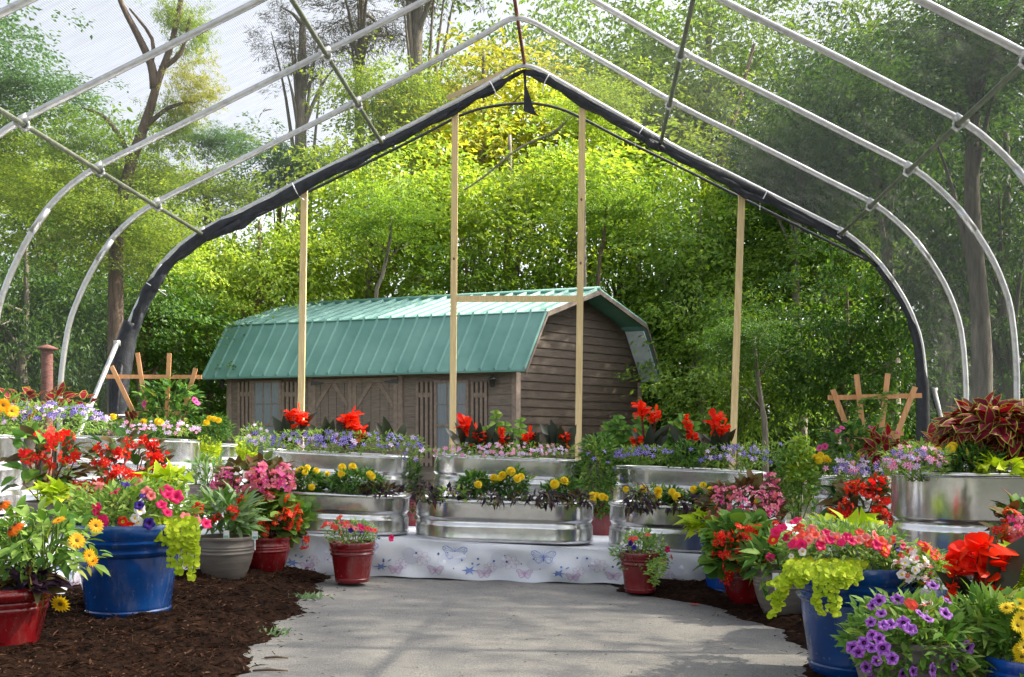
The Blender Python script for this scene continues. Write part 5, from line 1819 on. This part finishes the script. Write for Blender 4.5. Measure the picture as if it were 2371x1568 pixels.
plant('begonia', 'scarlet wax begonia with big round leaves in the right red bowl', 'flower', 1722, 1272, 88, 72, 6.25, ('round', .085, .078, ['leaf_mid', 'leaf_fine', 'leaf_mid']), 430,
      [(['orangebeg', 'redbeg2'], .05, [(1676, 1250), (1666, 1264), (1700, 1226), (1702, 1240), (1726, 1240), (1728, 1262), (1742, 1228), (1750, 1222), (1760, 1230), (1690, 1282), (1660, 1288), (1700, 1330), (1690, 1320), (1722, 1290), (1698, 1266), (1778, 1308), (1740, 1250), (1672, 1240), (1800, 1225), (1690, 1345)], 'flower_cluster')], depth=.2, stems=14, stem_mat='stem_red')
plant('periwinkle', 'green long leafed plant with a tag in the right taupe bowl', 'plant', 1790, 1300, 62, 46, 5.85, ('lance', .12, .036, ['leaf_mid', 'leaf_fine', 'leaf_dark']), 190, [('crimson', .036, [(1784, 1290), (1812, 1354), (1788, 1380), (1800, 1335)])], up=.5, extra=lambda r, b, k: tags_(r, b, [(1796, 1338)], 5.6))
plant('petunia', 'wide red and salmon petunias filling the big right blue pot', 'flower', 1958, 1270, 150, 56, 4.42, ('lance', .042, .013, ['leaf_fine', 'leaf_grey', 'leaf_fine']), 1900,
      [(['salmon', 'coral', 'crimson'], .030, [(1830, 1232), (1842, 1248), (1858, 1240), (1872, 1250), (1886, 1238), (1900, 1262), (1912, 1232), (1922, 1250), (1936, 1245), (1948, 1256), (1960, 1242), (1972, 1252), (1988, 1250), (2002, 1245), (2012, 1256), (2026, 1240), (2040, 1252), (2052, 1260), (1810, 1222), (1796, 1232), (1820, 1245), (2066, 1250), (1880, 1226), (1850, 1222), (1906, 1246), (2030, 1262), (2090, 1262), (1990, 1232)]),
       ('scarlet', .030, [(2050, 1270), (2048, 1278), (1800, 1240), (1790, 1250)]), ('crimson', .034, [(1842, 1206), (1835, 1260), (1855, 1262)]), ('navy', .026, [(2078, 1268)]), ('snow', .020, [(1832, 1288), (1858, 1278)])],
      depth=.26, stems=30)
plant('potato_vine', 'lime vine behind the red petunias of the big right blue pot', 'trailing plant', 1960, 1222, 78, 22, 4.75, ('heart', .07, .055, 'leaf_lime'), 80, stems=6)
c = P(1900, 1330, 4.1)
root = thing('creeping_jenny', 'yellow green creeper pouring over the left rim of the big right blue pot', 'trailing plant', c)
st = []
for q in range(26):
    a = random.random()
    u = 1822 + 168 * a
    dn = 16 + (95 if .42 < a < .72 else 24) * random.random() ** 1.5 + (95 if a < .12 else 0) * random.random()
    f = 4.18 - .10 * math.sin(PI * min(1, a * .9))
    st.append([P(u + 14, 1298, f + .14), P(u + 4, 1310, f), P(u - 4, 1318 + dn * .3, f - .05), P(u + random.uniform(-12, 6) - (14 if a < .15 else 0), 1320 + dn * .7, f - .06), P(u + random.uniform(-14, 8) - (30 if a < .15 else 0), 1322 + dn, f - .06)])
trailer(root, c, st, 'leaf_lime', .021, .021)
plant('petunia', 'sunlit white and red petunias against the right edge tank', 'flower', 2122, 1316, 72, 42, 4.28, ('lance', .040, .011, ['leaf_fine', 'leaf_lime', 'leaf_grey']), 760,
      [(['verbena'], .036, [(2090, 1290), (2110, 1278), (2080, 1310), (2128, 1300), (2150, 1320), (2140, 1345), (2100, 1330)], 'flower_cluster'), (['coral', 'scarlet'], .028, [(2150, 1262), (2158, 1276), (2170, 1282), (2176, 1288), (2164, 1290), (2136, 1260), (2146, 1274)]), ('snow', .022, [(2116, 1296), (2096, 1302), (2130, 1310), (2088, 1330), (2120, 1320), (2144, 1296)])], depth=.18, stems=20)
plant('begonia', 'red begonia with dark leaves between the two right tanks', 'flower', 1998, 1165, 76, 56, 6.3, ('ovate', .10, .06, ['leaf_dark', 'leaf_redgreen', 'leaf_bronze']), 130,
      [(['redbeg2', 'redbeg'], .058, [(1982, 1130), (1950, 1182), (1960, 1170), (2000, 1128), (2030, 1120), (2058, 1118), (2036, 1140), (2052, 1160), (2060, 1180), (1972, 1200), (1990, 1206), (2005, 1200), (1930, 1192), (1978, 1188), (2046, 1190), (2060, 1208), (2040, 1175), (2012, 1136)], 'flower_cluster')], stems=14, stem_mat='stem_red', shell=.3)
# right filler and tanks
plant('basil', 'tall loose green bush left of the right trellis tank', 'plant', 1845, 1110, 48, 92, 7.2, ('ovate', .04, .022, ['leaf_fine', 'leaf_mid', 'leaf_fine']), 1300, depth=.2, stems=16)
leafy('lime green stems topping the bush left of the right trellis', [(1835, 1022), (1852, 1008), (1868, 1030), (1848, 1045), (1832, 1050), (1872, 1052)], 1110, 7.22, .06, .036, 'leaf_lime', templ='ovate')
plant('marigold', 'yellow marigold heads beside the lime stems left of the right trellis', 'flower', 1905, 1072, 28, 22, 7.2, LF_MARI, 204, [('yellow', .030, [(1888, 1060), (1900, 1054), (1912, 1062), (1918, 1066), (1896, 1066)])])
plant('phlox', 'sparse violet phlox stars drifting from the right canna tank to the bush', 'flower', 1795, 1046, 34, 28, 7.9, LF_PHLOX, 130, [(V_, .028, [(1808, 1028), (1812, 1050), (1770, 1062), (1784, 1070), (1828, 1040), (1800, 1075), (1776, 1048)])])
plant('phlox', 'white and lilac phlox over the tank under the right trellis', 'flower', 1988, 1086, 92, 32, 7.2, LF_PHLOX, 700, [([L_, 'lilac', V_, B_], .029, 58, 'flower', (-.3, 1.0))], depth=.22)
plant('marigold', 'two orange yellow marigolds left below the right trellis', 'flower', 1962, 1068, 36, 22, 7.35, LF_MARI, 272, [('yellow', .036, [(1993, 1056), (1955, 1078), (1972, 1074), (1945, 1072)])])
plant('mandevilla', 'bushy mandevilla with pink blooms at the foot of the right trellis', 'flower', 1975, 1030, 72, 46, 7.55, ('ovate', .065, .035, ['leaf_dark', 'leaf_mid', 'leaf_dark']), 360, [('hot', .036, [(1898, 1038), (1910, 1034), (1950, 990), (1940, 998), (2018, 990), (2056, 1008), (2080, 1002), (1920, 1058), (2048, 998)])], stems=14,
      extra=lambda r, b, k: trailer(r, b, [[P(1968, 1000, 7.7), P(1990, 940, 7.72), P(2000, 925, 7.72), P(2040, 915, 7.72), P(2075, 905, 7.73)], [P(2000, 1000, 7.7), P(2042, 960, 7.72), P(2050, 905, 7.72)]], 'leaf_mid', .03, .016, 'ovate', 'climbing_shoot'))
plant('coleus', 'dark red and lime edged coleus right below the right trellis', 'plant', 2050, 1045, 52, 34, 7.1, LF_COL, 70, up=.6)
plant('coleus', 'small dark red coleus beside the slanting right brace', 'plant', 2170, 1030, 42, 18, 6.6, LF_COL, 44, up=.7)
plant('phlox', 'bright pink and white phlox at the left end of the right edge tank', 'flower', 2122, 1072, 74, 42, 5.22, LF_PHLOX, 700, [([B_, B_, L_], .024, 52, 'flower', (-.3, 1.0)), (V_, .022, 16, 'flower', (.2, 1.0))], depth=.16)
plant('marigold', 'large dark marigold bush with yellow blooms in the right edge tank', 'flower', 2238, 1070, 66, 38, 5.3, ('lance', .05, .012, ['leaf_dark', 'leaf_mid']), 900, [('yellow', .028, [(2172, 1044), (2168, 1056), (2206, 1034), (2200, 1040)])], depth=.16)
plant('coleus', 'great dark red coleus overhanging the right photo edge', 'plant', 2320, 1002, 130, 66, 5.45, ('coleus', .085, .058, ['coleus_red', 'coleus_edge'], .75), 760, depth=.26, up=.1, stem_mat='stem_red')
plant('potato_vine', 'lime vine along the rim of the right edge tank', 'trailing plant', 2325, 1084, 66, 16, 5.12, ('heart', .06, .05, 'leaf_lime'), 70, up=.2)
# right front
c = canna('huge scarlet canna with dark leaves in the right front', (2262, 1415), 3.98, [(2264, 1302, .135, 'huge'), (2216, 1318, .06, 'mid'), (2205, 1375, .05, 'small'), (2300, 1375, .055, 'mid'), (2322, 1310, .05, 'small')], 7, .24, 21, leaf_pts=[(2190, 1335), (2240, 1330), (2255, 1400), (2345, 1345), (2180, 1420)], leafspec=('leaf_canna',))
plant('petunia', 'purple petunias with dark throats spilling over the right front pot', 'flower', 2112, 1488, 150, 100, 3.56, ('lance', .048, .018, ['leaf_mid', 'leaf_fine']), 1700,
      [('purple', .034, [(2078, 1388), (2060, 1445), (2092, 1442), (2040, 1420), (2160, 1355), (2192, 1390), (2112, 1458), (2046, 1448), (2016, 1440), (2020, 1470), (2000, 1488), (2036, 1478), (1988, 1510), (2018, 1500), (2044, 1500), (2030, 1530), (2066, 1525), (2006, 1545), (2104, 1455), (2115, 1555), (2160, 1552), (2092, 1560), (2020, 1402), (2035, 1390), (2190, 1420), (2148, 1432), (1975, 1500), (2210, 1540), (2240, 1556), (2130, 1420), (2240, 1500), (2020, 1572)]), ('coral', .026, [(2106, 1396), (2114, 1402)]), ('verbena', .026, [(2146, 1396), (2138, 1408)], 'flower_cluster')],
      depth=.2, stems=26, low=-.95)
plant('leafy_plant', 'bright green lance leaved plant right of the purple petunias', 'plant', 2290, 1470, 78, 74, 3.55, ('lance', .075, .022, ['leaf_fine', 'leaf_mid', 'leaf_fine']), 420, [('lemon', .02, [(2240, 1480)])], up=.6, stems=16)
plant('black_eyed_susan', 'bright yellow daisies at the bottom right edge', 'flower', 2362, 1470, 48, 90, 3.45, LFS, 150, [('lemon', .030, [(2345, 1402), (2330, 1408), (2362, 1398), (2366, 1432), (2356, 1448), (2372, 1500), (2356, 1506), (2366, 1520), (2350, 1548), (2360, 1560), (2374, 1410), (2376, 1470)])], stems=14)
plant('begonia', 'coral pink begonia at the right edge before the large tank', 'flower', 2350, 1232, 50, 66, 4.5, ('ovate', .085, .05, ['leaf_bronze', 'leaf_redgreen', 'leaf_mid']), 70, [(['redbeg', 'orangebeg', 'pinkbeg'], .046, [(2346, 1190), (2360, 1205), (2338, 1200), (2322, 1230), (2342, 1242), (2366, 1240), (2360, 1270), (2374, 1220), (2330, 1262), (2370, 1256), (2355, 1225)], 'flower_cluster')], stems=12, stem_mat='stem_red', shell=.3)
plant('potato_vine', 'lime vine right of the huge scarlet canna', 'trailing plant', 2350, 1330, 44, 52, 4.25, ('heart', .075, .06, 'leaf_lime'), 110, stems=6)

# weeds at the driveway edge, twigs and fallen petals on it
for u, v, lab in ((712, 1388, 'little weed tuft at the driveway edge, nearer the cloth'), (618, 1472, 'little weed tuft at the driveway edge, nearer the camera')):
    c = gnd(u, v)
    mb = MB()
    n = 70
    O = np.array([c]) * 0 + rng.normal(size=(n, 3)) * [.05, .03, 0]
    mb.leaves(O, rng.normal(size=(n, 3)) * [.6, .6, .1] + [0, 0, .7], [(0, -1, .3)] * n, rng.uniform(.02, .05, n), .009, 'lance', .2, .4)
    o = mb.build('weed_tuft', 'leaf_grey', None, c + Vector((0, 0, .004)))
    tag(o, lab, 'weed', 'weeds along the driveway edge')
for u, v, lab in ((1608, 1404, 'red petal fallen on the driveway, the larger one'), (1712, 1414, 'red petal fallen on the driveway near the red bowl')):
    c = gnd(u, v)
    mb = MB()
    mb.leaves([(0, 0, .006)] * 5, ring_dirs(5, .25), [(0, 0, 1)] * 5, .028 if u < 1650 else .016, .022, 'petal', .3, .2)
    o = mb.build('fallen_petal', 'petal_coral', None, c + Vector((0, 0, .006)))
    tag(o, lab, 'petal', 'fallen petals')
for u, v, L, lab in ((640, 1530, .05, 'short dark twig on the driveway, farther of two by the mulch'), (626, 1560, .07, 'dark twig lying at the bottom edge of the driveway')):
    c = gnd(u, v)
    mb = MB()
    mb.tube([(-L, 0, .008), (0, .004, .011), (L, -.002, .008)], [.004, .006, .003], 6)
    o = mb.build('twig', 'bark_brown', None, c + Vector((0, 0, .004)))
    tag(o, lab, 'twig', 'twigs on the driveway')
# ------------------------------------------------------------------ trees
def crown_mesh(key, mat, seed, lobes, per, leaves_per, leaf=.17, spread=(1, 1, 1), flat=.35, needle=False, lobe_r=.42):
    """unit-size crown (radius about 1): leaf sprays grouped in lobes round several limbs"""
    r = np.random.default_rng(seed)
    mb = MB()
    lc = norm(r.normal(size=(lobes, 3))) * r.uniform(.25, .85, (lobes, 1))
    lc = lc * np.array(spread)
    Os, Ds, Us, Ls = [], [], [], []
    for c in lc:
        cl = c + r.normal(size=(per, 3)) * lobe_r * np.array([.62, .62, .5])
        for q in cl:
            m = leaves_per
            out = norm(np.array([q[0], q[1], .25 * q[2]]) + r.normal(size=3) * .3)
            side = norm(np.cross(out, [0, 0, 1.0]))
            s = r.uniform(-1, 1, (m, 1)); t = r.uniform(-1, 1, (m, 1))
            w = .13
            O = q + out * t * w * 1.25 + side * s * w + r.normal(size=(m, 3)) * [.02, .02, .035] - np.array([0, 0, 1]) * (.05 * t * t + .04 * s * s) * (1 if not needle else .3)
            D = out * .7 + side * s * .9 + r.normal(size=(m, 3)) * .45 + np.array([0, 0, -.35])
            U = np.array([0, 0, 1.0]) + r.normal(size=(m, 3)) * (.55 if not needle else 1.0)
            Os.append(O); Ds.append(D); Us.append(U); Ls.append(r.uniform(.7, 1.25, m) * leaf)
    O = np.concatenate(Os); D = np.concatenate(Ds); U = np.concatenate(Us); L = np.concatenate(Ls)
    mb.leaves(O, D, U, L, L * (.50 if not needle else .10), 'diamond', .3, .2)
    return mb.mesh('crown_' + key, mat, False), lc


CR = {}
for key, mat, seed in (('sunny_a', 'tree_sunny', 1), ('sunny_b', 'tree_sunny', 2), ('green_a', 'tree_green', 3), ('green_b', 'tree_green', 4), ('gold', 'tree_gold', 5), ('deep_a', 'tree_deep', 6), ('deep_b', 'tree_deep', 7), ('blue', 'tree_blue', 8)):
    CR[key] = crown_mesh(key, mat, seed, 17, 15, 44, .052, flat=.3)
CR['pine'] = crown_mesh('pine', 'tree_pine', 9, 13, 9, 44, .10, needle=True, lobe_r=.34)

TRUNKS = {}


def tree(label, x, y, h, rx, rz, kind, bark='bark_brown', tr=.14, zc=None, lean=(0, 0), name='tree', group=None, path=None, rot=None, limbs=True, crowns=None):
    """tapered trunk with limbs into the lobes of a leafy crown centred zc above the ground"""
    g = ground_z(x) - .05
    o = thing(name, label, 'tree', (x, y, g), group)
    me, lc = CR[kind]
    zc = zc if zc is not None else h - rz
    top = Vector((lean[0], lean[1], zc))
    mb = MB()
    pts = [Vector(p) - Vector((x, y, g)) for p in path] if path else [Vector((0, 0, 0)), top * .35 + Vector((.1 * tr * 5, 0, 0)), top * .7 - Vector((.08, 0, 0)), top, top + Vector((0, 0, rz * .6))]
    sp = smooth_path(pts, 4)
    n = len(sp)
    mb.tube(sp, [tr * (1.25 - .95 * (i / (n - 1)) ** .8) + (.06 * tr if i == 0 else 0) for i in range(n)], 10)
    rz_ = random.uniform(0, 6.28) if rot is None else rot
    R = Matrix.Rotation(rz_, 3, 'Z')
    if limbs:
        for c in lc[:11]:
            e = R @ Vector((c[0] * rx, c[1] * rx, c[2] * rz)) + top
            b = sp[int(n * random.uniform(.45, .85))]
            if e.z < b.z - .3:
                b = sp[int(n * .35)]
            m = (b + e) / 2 + Vector((0, 0, .12 * (e - b).length))
            mb.tube(smooth_path([b, m, e], 3), [tr * .34, tr * .3, tr * .26, tr * .2, tr * .14, tr * .1, tr * .05][:7], 6)
    mb.build('trunk', bark, o)
    for (cx_, cy_, cz_, sx, sz, kd) in ([(0, 0, 0, rx, rz, kind)] + (crowns or [])):
        c = bpy.data.objects.new('crown', CR[kd][0])
        COL.objects.link(c); c.parent = o
        c.location = top + Vector((cx_, cy_, cz_)); c.scale = (sx, sx, sz)
        c.rotation_euler = (0, 0, rz_)
    return o


def wpt(u, v, Y):
    return P(u, v, Y)


UX = lambda u, Y: (u - CX) * Y / FOC
ZV = lambda v, Y: EYE + (VH - v) * Y / FOC

# individual trees, near to far. (label, frame column of the crown, Y, crown centre row, half width px, half height px, kind)
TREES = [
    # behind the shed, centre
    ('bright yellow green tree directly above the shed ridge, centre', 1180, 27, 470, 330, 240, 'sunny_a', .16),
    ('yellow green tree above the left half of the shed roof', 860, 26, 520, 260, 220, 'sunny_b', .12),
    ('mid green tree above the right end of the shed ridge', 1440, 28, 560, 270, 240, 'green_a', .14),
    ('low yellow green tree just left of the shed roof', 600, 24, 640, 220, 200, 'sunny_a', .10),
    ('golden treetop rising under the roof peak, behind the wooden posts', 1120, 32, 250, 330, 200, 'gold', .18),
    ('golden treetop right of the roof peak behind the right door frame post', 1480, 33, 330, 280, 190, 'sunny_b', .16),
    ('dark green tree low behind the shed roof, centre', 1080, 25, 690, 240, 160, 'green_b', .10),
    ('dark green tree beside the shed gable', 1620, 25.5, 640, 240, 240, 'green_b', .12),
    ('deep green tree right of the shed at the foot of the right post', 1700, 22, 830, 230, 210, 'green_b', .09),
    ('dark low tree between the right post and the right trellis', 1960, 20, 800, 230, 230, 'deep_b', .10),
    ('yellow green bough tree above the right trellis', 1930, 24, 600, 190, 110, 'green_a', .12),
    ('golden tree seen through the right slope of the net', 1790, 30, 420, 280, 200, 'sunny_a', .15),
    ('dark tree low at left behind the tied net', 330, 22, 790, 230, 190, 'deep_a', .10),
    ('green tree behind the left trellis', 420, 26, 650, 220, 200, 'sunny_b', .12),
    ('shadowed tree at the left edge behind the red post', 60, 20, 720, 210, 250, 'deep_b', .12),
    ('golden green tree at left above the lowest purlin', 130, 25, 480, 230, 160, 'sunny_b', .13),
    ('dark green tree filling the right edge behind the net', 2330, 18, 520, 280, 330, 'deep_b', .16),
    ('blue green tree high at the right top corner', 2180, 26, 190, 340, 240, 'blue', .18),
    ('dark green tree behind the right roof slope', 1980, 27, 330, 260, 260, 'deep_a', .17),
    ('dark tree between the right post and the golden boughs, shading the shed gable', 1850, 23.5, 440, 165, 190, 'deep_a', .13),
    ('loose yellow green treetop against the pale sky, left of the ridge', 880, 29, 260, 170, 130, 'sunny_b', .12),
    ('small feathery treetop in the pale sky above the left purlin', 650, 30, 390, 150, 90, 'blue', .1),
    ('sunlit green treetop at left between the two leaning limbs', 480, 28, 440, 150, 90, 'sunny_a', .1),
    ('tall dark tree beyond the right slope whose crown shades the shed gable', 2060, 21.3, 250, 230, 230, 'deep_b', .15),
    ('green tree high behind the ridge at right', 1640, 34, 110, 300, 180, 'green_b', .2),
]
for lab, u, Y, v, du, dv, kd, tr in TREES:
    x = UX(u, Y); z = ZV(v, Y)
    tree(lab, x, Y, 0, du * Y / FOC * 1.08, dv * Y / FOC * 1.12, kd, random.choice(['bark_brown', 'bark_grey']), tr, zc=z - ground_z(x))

# left: leaning forked tree seen through the net, and the trees with blue-green boughs
Y = 17.0
tree('leaning forked tree with bare trunk seen through the left net', UX(268, Y), Y, 0, 190 * Y / FOC, 130 * Y / FOC, 'sunny_a', 'bark_brown', .115, zc=ZV(560, Y), name='tree',
     path=[(UX(268, Y), Y, ground_z(-5) - .05), P(268, 700, Y), P(272, 520, Y), P(300, 390, Y), P(345, 260, Y), P(365, 190, Y), P(400, 90, Y), P(430, -60, Y)], limbs=False)
t = [o for o in COL.objects if o.get('label', '').startswith('leaning forked')][0]
mb = MB()
for pts, r0 in (([(358, 205), (350, 150), (318, 80), (282, 10), (250, -80)], .075), ([(300, 390), (285, 330), (240, 270), (190, 250)], .05), ([(330, 300), (390, 250), (450, 235)], .045), ([(350, 150), (352, 90), (300, 20)], .04), ([(272, 520), (230, 480), (170, 470)], .05), ([(372, 160), (420, 120), (440, 40)], .05)):
    sp = smooth_path([P(u, v, Y) - t.location for u, v in pts], 3)
    mb.tube(sp, [r0 * (1.1 - .7 * i / (len(sp) - 1)) for i in range(len(sp))], 8)
mb.build('limb', 'bark_brown', t)
for (u, v, dy, du, dv, kd) in ((200, 330, -.5, 110, 70, 'green_a'), (400, 300, .3, 75, 90, 'sunny_b'), (440, 200, .2, 70, 90, 'gold'), (430, 60, .3, 70, 100, 'sunny_a'), (120, 440, .6, 150, 80, 'sunny_a'), (330, 420, .5, 120, 70, 'sunny_b'), (520, 330, .4, 90, 55, 'blue')):
    c = bpy.data.objects.new('bough', CR[kd][0])
    COL.objects.link(c); c.parent = t
    c.location = P(u, v, Y + dy) - t.location; c.scale = (du * Y / FOC, du * Y / FOC, dv * Y / FOC)
    c.rotation_euler = (0, 0, random.uniform(0, 6))
Y = 19.0
tree('blue green leaning tree filling the top left corner', UX(-120, Y), Y, 0, 270 * Y / FOC, 200 * Y / FOC, 'blue', 'bark_brown', .2, zc=ZV(130, Y),
     crowns=[(1.6, -.3, -.9, 1.5, .7, 'blue'), (.5, .2, -2.0, 1.8, 1.0, 'sunny_b')])
# tall pines behind, upper left of the ridge
for u, lab, du, dv, vc in ((838, 'tall brown pine with a bare trunk left of the ridge', 190, 120, 40), (968, 'thick pine trunk nearest the ridge, top centre left', 150, 130, -60), (700, 'slim brown pine high in the pale sky at left', 130, 110, 120)):
    Y = 33.0 + (u % 7) * .3
    x = UX(u, Y)
    tree(lab, x, Y, 0, du * Y / FOC, dv * Y / FOC, 'pine', 'bark_grey', .34 if u > 900 else .24, zc=ZV(vc, Y), name='pine_tree')
# slender trunks in front of the wood
def sapling(label, pts, Y, r, bark, kd='green_a', cs=1.2):
    p0 = P(pts[0][0], VH, Y); p0.z = ground_z(p0.x) - .05
    o = thing('sapling', label, 'tree', p0)
    mb = MB()
    sp = smooth_path([Vector((0, 0, 0))] + [P(u, v, Y) - p0 for u, v in pts], 3)
    mb.tube(sp, [r * (1.1 - .55 * i / (len(sp) - 1)) for i in range(len(sp))], 8)
    mb.build('trunk', bark, o)
    top = sp[-1]
    mb = MB()
    for q in range(5):
        b = sp[int(len(sp) * random.uniform(.4, .95))]
        a = random.uniform(0, 6.28); e = b + Vector((math.cos(a) * .7, math.sin(a) * .5, .5))
        mb.tube([b, (b + e) / 2 + Vector((0, 0, .1)), e], [r * .3, r * .2, r * .1], 5)
    mb.build('twigs', bark, o)
    c = bpy.data.objects.new('crown', CR[kd][0])
    COL.objects.link(c); c.parent = o; c.location = top; c.scale = (cs, cs, cs * .66)
sapling('slender grey sapling trunk right of the right post', [(1772, 1000), (1762, 930), (1752, 850), (1745, 780)], 17.5, .055, 'bark_grey', 'deep_b', .9)
sapling('slim pale trunk standing above the left part of the shed roof', [(868, 720), (885, 640), (902, 560), (905, 500)], 22.6, .05, 'bark_grey')
sapling('slim trunk between right door post and right outer post', [(1385, 660), (1398, 560), (1404, 480)], 23.5, .05, 'bark_brown')
Y = 20
c = P(2262, 1030, Y)
tree('stout tree trunk seen through the net at the right edge', UX(2262, Y - 4), Y - 4, 0, 300 * 16 / FOC, 200 * 16 / FOC, 'deep_a', 'bark_grey', .16, zc=ZV(100, 16))
# arching bare bough across the opening
p0 = P(1335, 255, 22.5)
tb = P(1354, VH, 22.5); tb.z = ground_z(tb.x) - .05
o = thing('tree', 'thin tree whose bare bough arches between the two door frame posts', 'tree', tb)
mb = MB()
sp = smooth_path([Vector((0, 0, 0)), P(1352, 700, 22.5) - tb, P(1350, 400, 22.5) - tb, P(1342, 250, 22.5) - tb], 4)
mb.tube(sp, [.08 - .05 * i / (len(sp) - 1) for i in range(len(sp))], 8)
mb.build('trunk', 'bark_grey', o)
mb = MB()
sp = smooth_path([P(1348, 300, 22.5) - tb, P(1325, 268, 22.4) - tb, P(1285, 305, 22.3) - tb, P(1200, 345, 22.3) - tb, P(1120, 410, 22.3) - tb, P(1075, 440, 22.3) - tb], 4)
mb.tube(sp, [.045 - .03 * i / (len(sp) - 1) for i in range(len(sp))], 7)
mb.build('limb', 'bark_grey', o)
c = bpy.data.objects.new('crown', CR['sunny_b'][0])
COL.objects.link(c); c.parent = o; c.location = P(1380, 260, 22.9) - tb; c.scale = (1.3, 1.3, .9)

# the wood behind, one mass
def wood(name, mat, n, seed, yr, xr, htop, leaf):
    r = np.random.default_rng(seed)
    mb = MB()
    Os, Ds, Us, Ls = [], [], [], []
    k = 0
    while k < n:
        y = r.uniform(*yr); x = r.uniform(*xr)
        h = htop(x)
        z = r.uniform(0, 1) * h
        dens = .5 + .5 * math.sin(x * 1.1 + 2 * math.sin(z * .8)) * math.sin(z * 1.3 + x * .6)
        if r.random() > .35 + .65 * dens:
            continue
        k += 1
        m = 26
        s = r.uniform(-1, 1, (m, 2)) * .62
        O = np.stack([x + s[:, 0], y + s[:, 1] * .8, z + r.normal(size=m) * .12 - .25 * (s ** 2).sum(1)], 1)
        Os.append(O); Ds.append(np.stack([s[:, 0], s[:, 1], np.full(m, -.3)], 1) + r.normal(size=(m, 3)) * .4)
        Us.append(np.array([0, 0, 1.0]) + r.normal(size=(m, 3)) * .5); Ls.append(r.uniform(.7, 1.3, m) * leaf)
    O = np.concatenate(Os); L = np.concatenate(Ls)
    mb.leaves(O, np.concatenate(Ds), np.concatenate(Us), L, L * .55, 'diamond', .3, .2)
    o = mb.build(name, mat, None, smooth=False)
    return structure(o, 'stuff')


def htop(x):
    # the wood's skyline dips where the pale sky shows at upper left
    return 10.0 + 8 / (1 + math.exp(-(x + 4.0) * 1.1)) + 3 * (x < -13) + .8 * math.sin(x * 1.3) - 2.2 * math.exp(-((x + 9) / 3) ** 2)


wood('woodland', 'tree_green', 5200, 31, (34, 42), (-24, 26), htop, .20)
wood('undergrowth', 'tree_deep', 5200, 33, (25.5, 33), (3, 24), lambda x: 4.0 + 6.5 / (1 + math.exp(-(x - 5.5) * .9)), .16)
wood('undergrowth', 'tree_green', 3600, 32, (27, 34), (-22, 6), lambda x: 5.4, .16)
mb = MB()
for q in range(60):
    x = rng.uniform(-22, 24); y = rng.uniform(29, 42); h = htop(x) * rng.uniform(.45, .72)
    mb.tube([(x, y, -.3), (x + rng.normal() * .3, y, h * .5), (x + rng.normal() * .6, y, h)], [.2, .14, .05], 7)
structure(mb.build('wood_trunks', 'bark_brown'), 'stuff')
# trees beside the camera that shade the display: the wood closes in on the right
for lab, x, y, zc, rx, rz, kd in (
        ('tall dark tree outside the frame beside the tunnel, nearest the camera', 9.5, 1.9, 8.8, 2.9, 4.6, 'deep_a'),
        ('tall dark tree outside the frame beside the tunnel, level with the pots', 9.9, 8.8, 8.8, 3.0, 4.6, 'deep_b'),
        ('unseen tree added behind the photographer at left, to darken the tank reflections', -5.5, -9.0, 3.6, 2.2, 3.4, 'green_a'),  # this and the next two: unseen, added for dark bands in the tanks
        ('unseen tree added straight behind the photographer, to darken the tank reflections', .6, -12.0, 3.8, 2.0, 3.6, 'deep_a'),
        ('unseen tree added behind the photographer at right, to darken the tank reflections', 6.2, -9.5, 3.6, 2.3, 3.4, 'green_b'),
        ('tall dark tree outside the frame beside the tunnel, by the open end', 10.6, 13.4, 8.8, 2.8, 4.6, 'deep_a')):
    tree(lab, x, y, 0, rx, rz, kd, 'bark_brown', .2, zc=zc)

SUN_EL, SUN_AZ = math.radians(42), (0.975, 0.20)          # direction to the sun: right, a touch beyond
sd = Vector((SUN_AZ[0], SUN_AZ[1], 0)).normalized() * math.cos(SUN_EL) + Vector((0, 0, math.sin(SUN_EL)))
lt = bpy.data.lights.new('sun', 'SUN')
lt.energy = 3.4; lt.angle = math.radians(.53); lt.color = (1.0, .89, .70)
so_ = bpy.data.objects.new('sun', lt); COL.objects.link(so_)
so_.rotation_euler = sd.to_track_quat('Z', 'Y').to_euler()
w = bpy.data.worlds.new('World'); scene.world = w; w.use_nodes = True
nt = w.node_tree; nt.nodes.clear()
sky = nt.nodes.new('ShaderNodeTexSky'); sky.sky_type = 'NISHITA'; sky.sun_disc = False
sky.sun_elevation = SUN_EL
sky.sun_rotation = math.atan2(sd.x, sd.y)
sky.dust_density = 6.0; sky.air_density = .8; sky.ozone_density = 1.0
bg = nt.nodes.new('ShaderNodeBackground'); bg.inputs['Strength'].default_value = .15
wo = nt.nodes.new('ShaderNodeOutputWorld')
hz = nt.nodes.new('ShaderNodeHueSaturation'); hz.inputs['Saturation'].default_value = .30
nt.links.new(sky.outputs[0], hz.inputs['Color']); nt.links.new(hz.outputs[0], bg.inputs['Color']); nt.links.new(bg.outputs[0], wo.inputs['Surface'])

cam = bpy.data.cameras.new('camera')
cam.sensor_width = 36.0; cam.lens = 36.0 * FOC / 2371.0
cam.shift_y = (VH - 784.0) / 2371.0
cam.clip_start = .05; cam.clip_end = 1500
co = bpy.data.objects.new('camera', cam); COL.objects.link(co)
co.location = (0, 0, EYE); co.rotation_euler = (PI / 2, 0, 0)
scene.camera = co
scene.view_settings.view_transform = 'Standard'
scene.view_settings.look = 'None'
scene.view_settings.exposure = 2.1
scene.view_settings.gamma = 1.0
scene.cycles.max_bounces = 10
scene.cycles.transparent_max_bounces = 16
scene.cycles.use_denoising = True
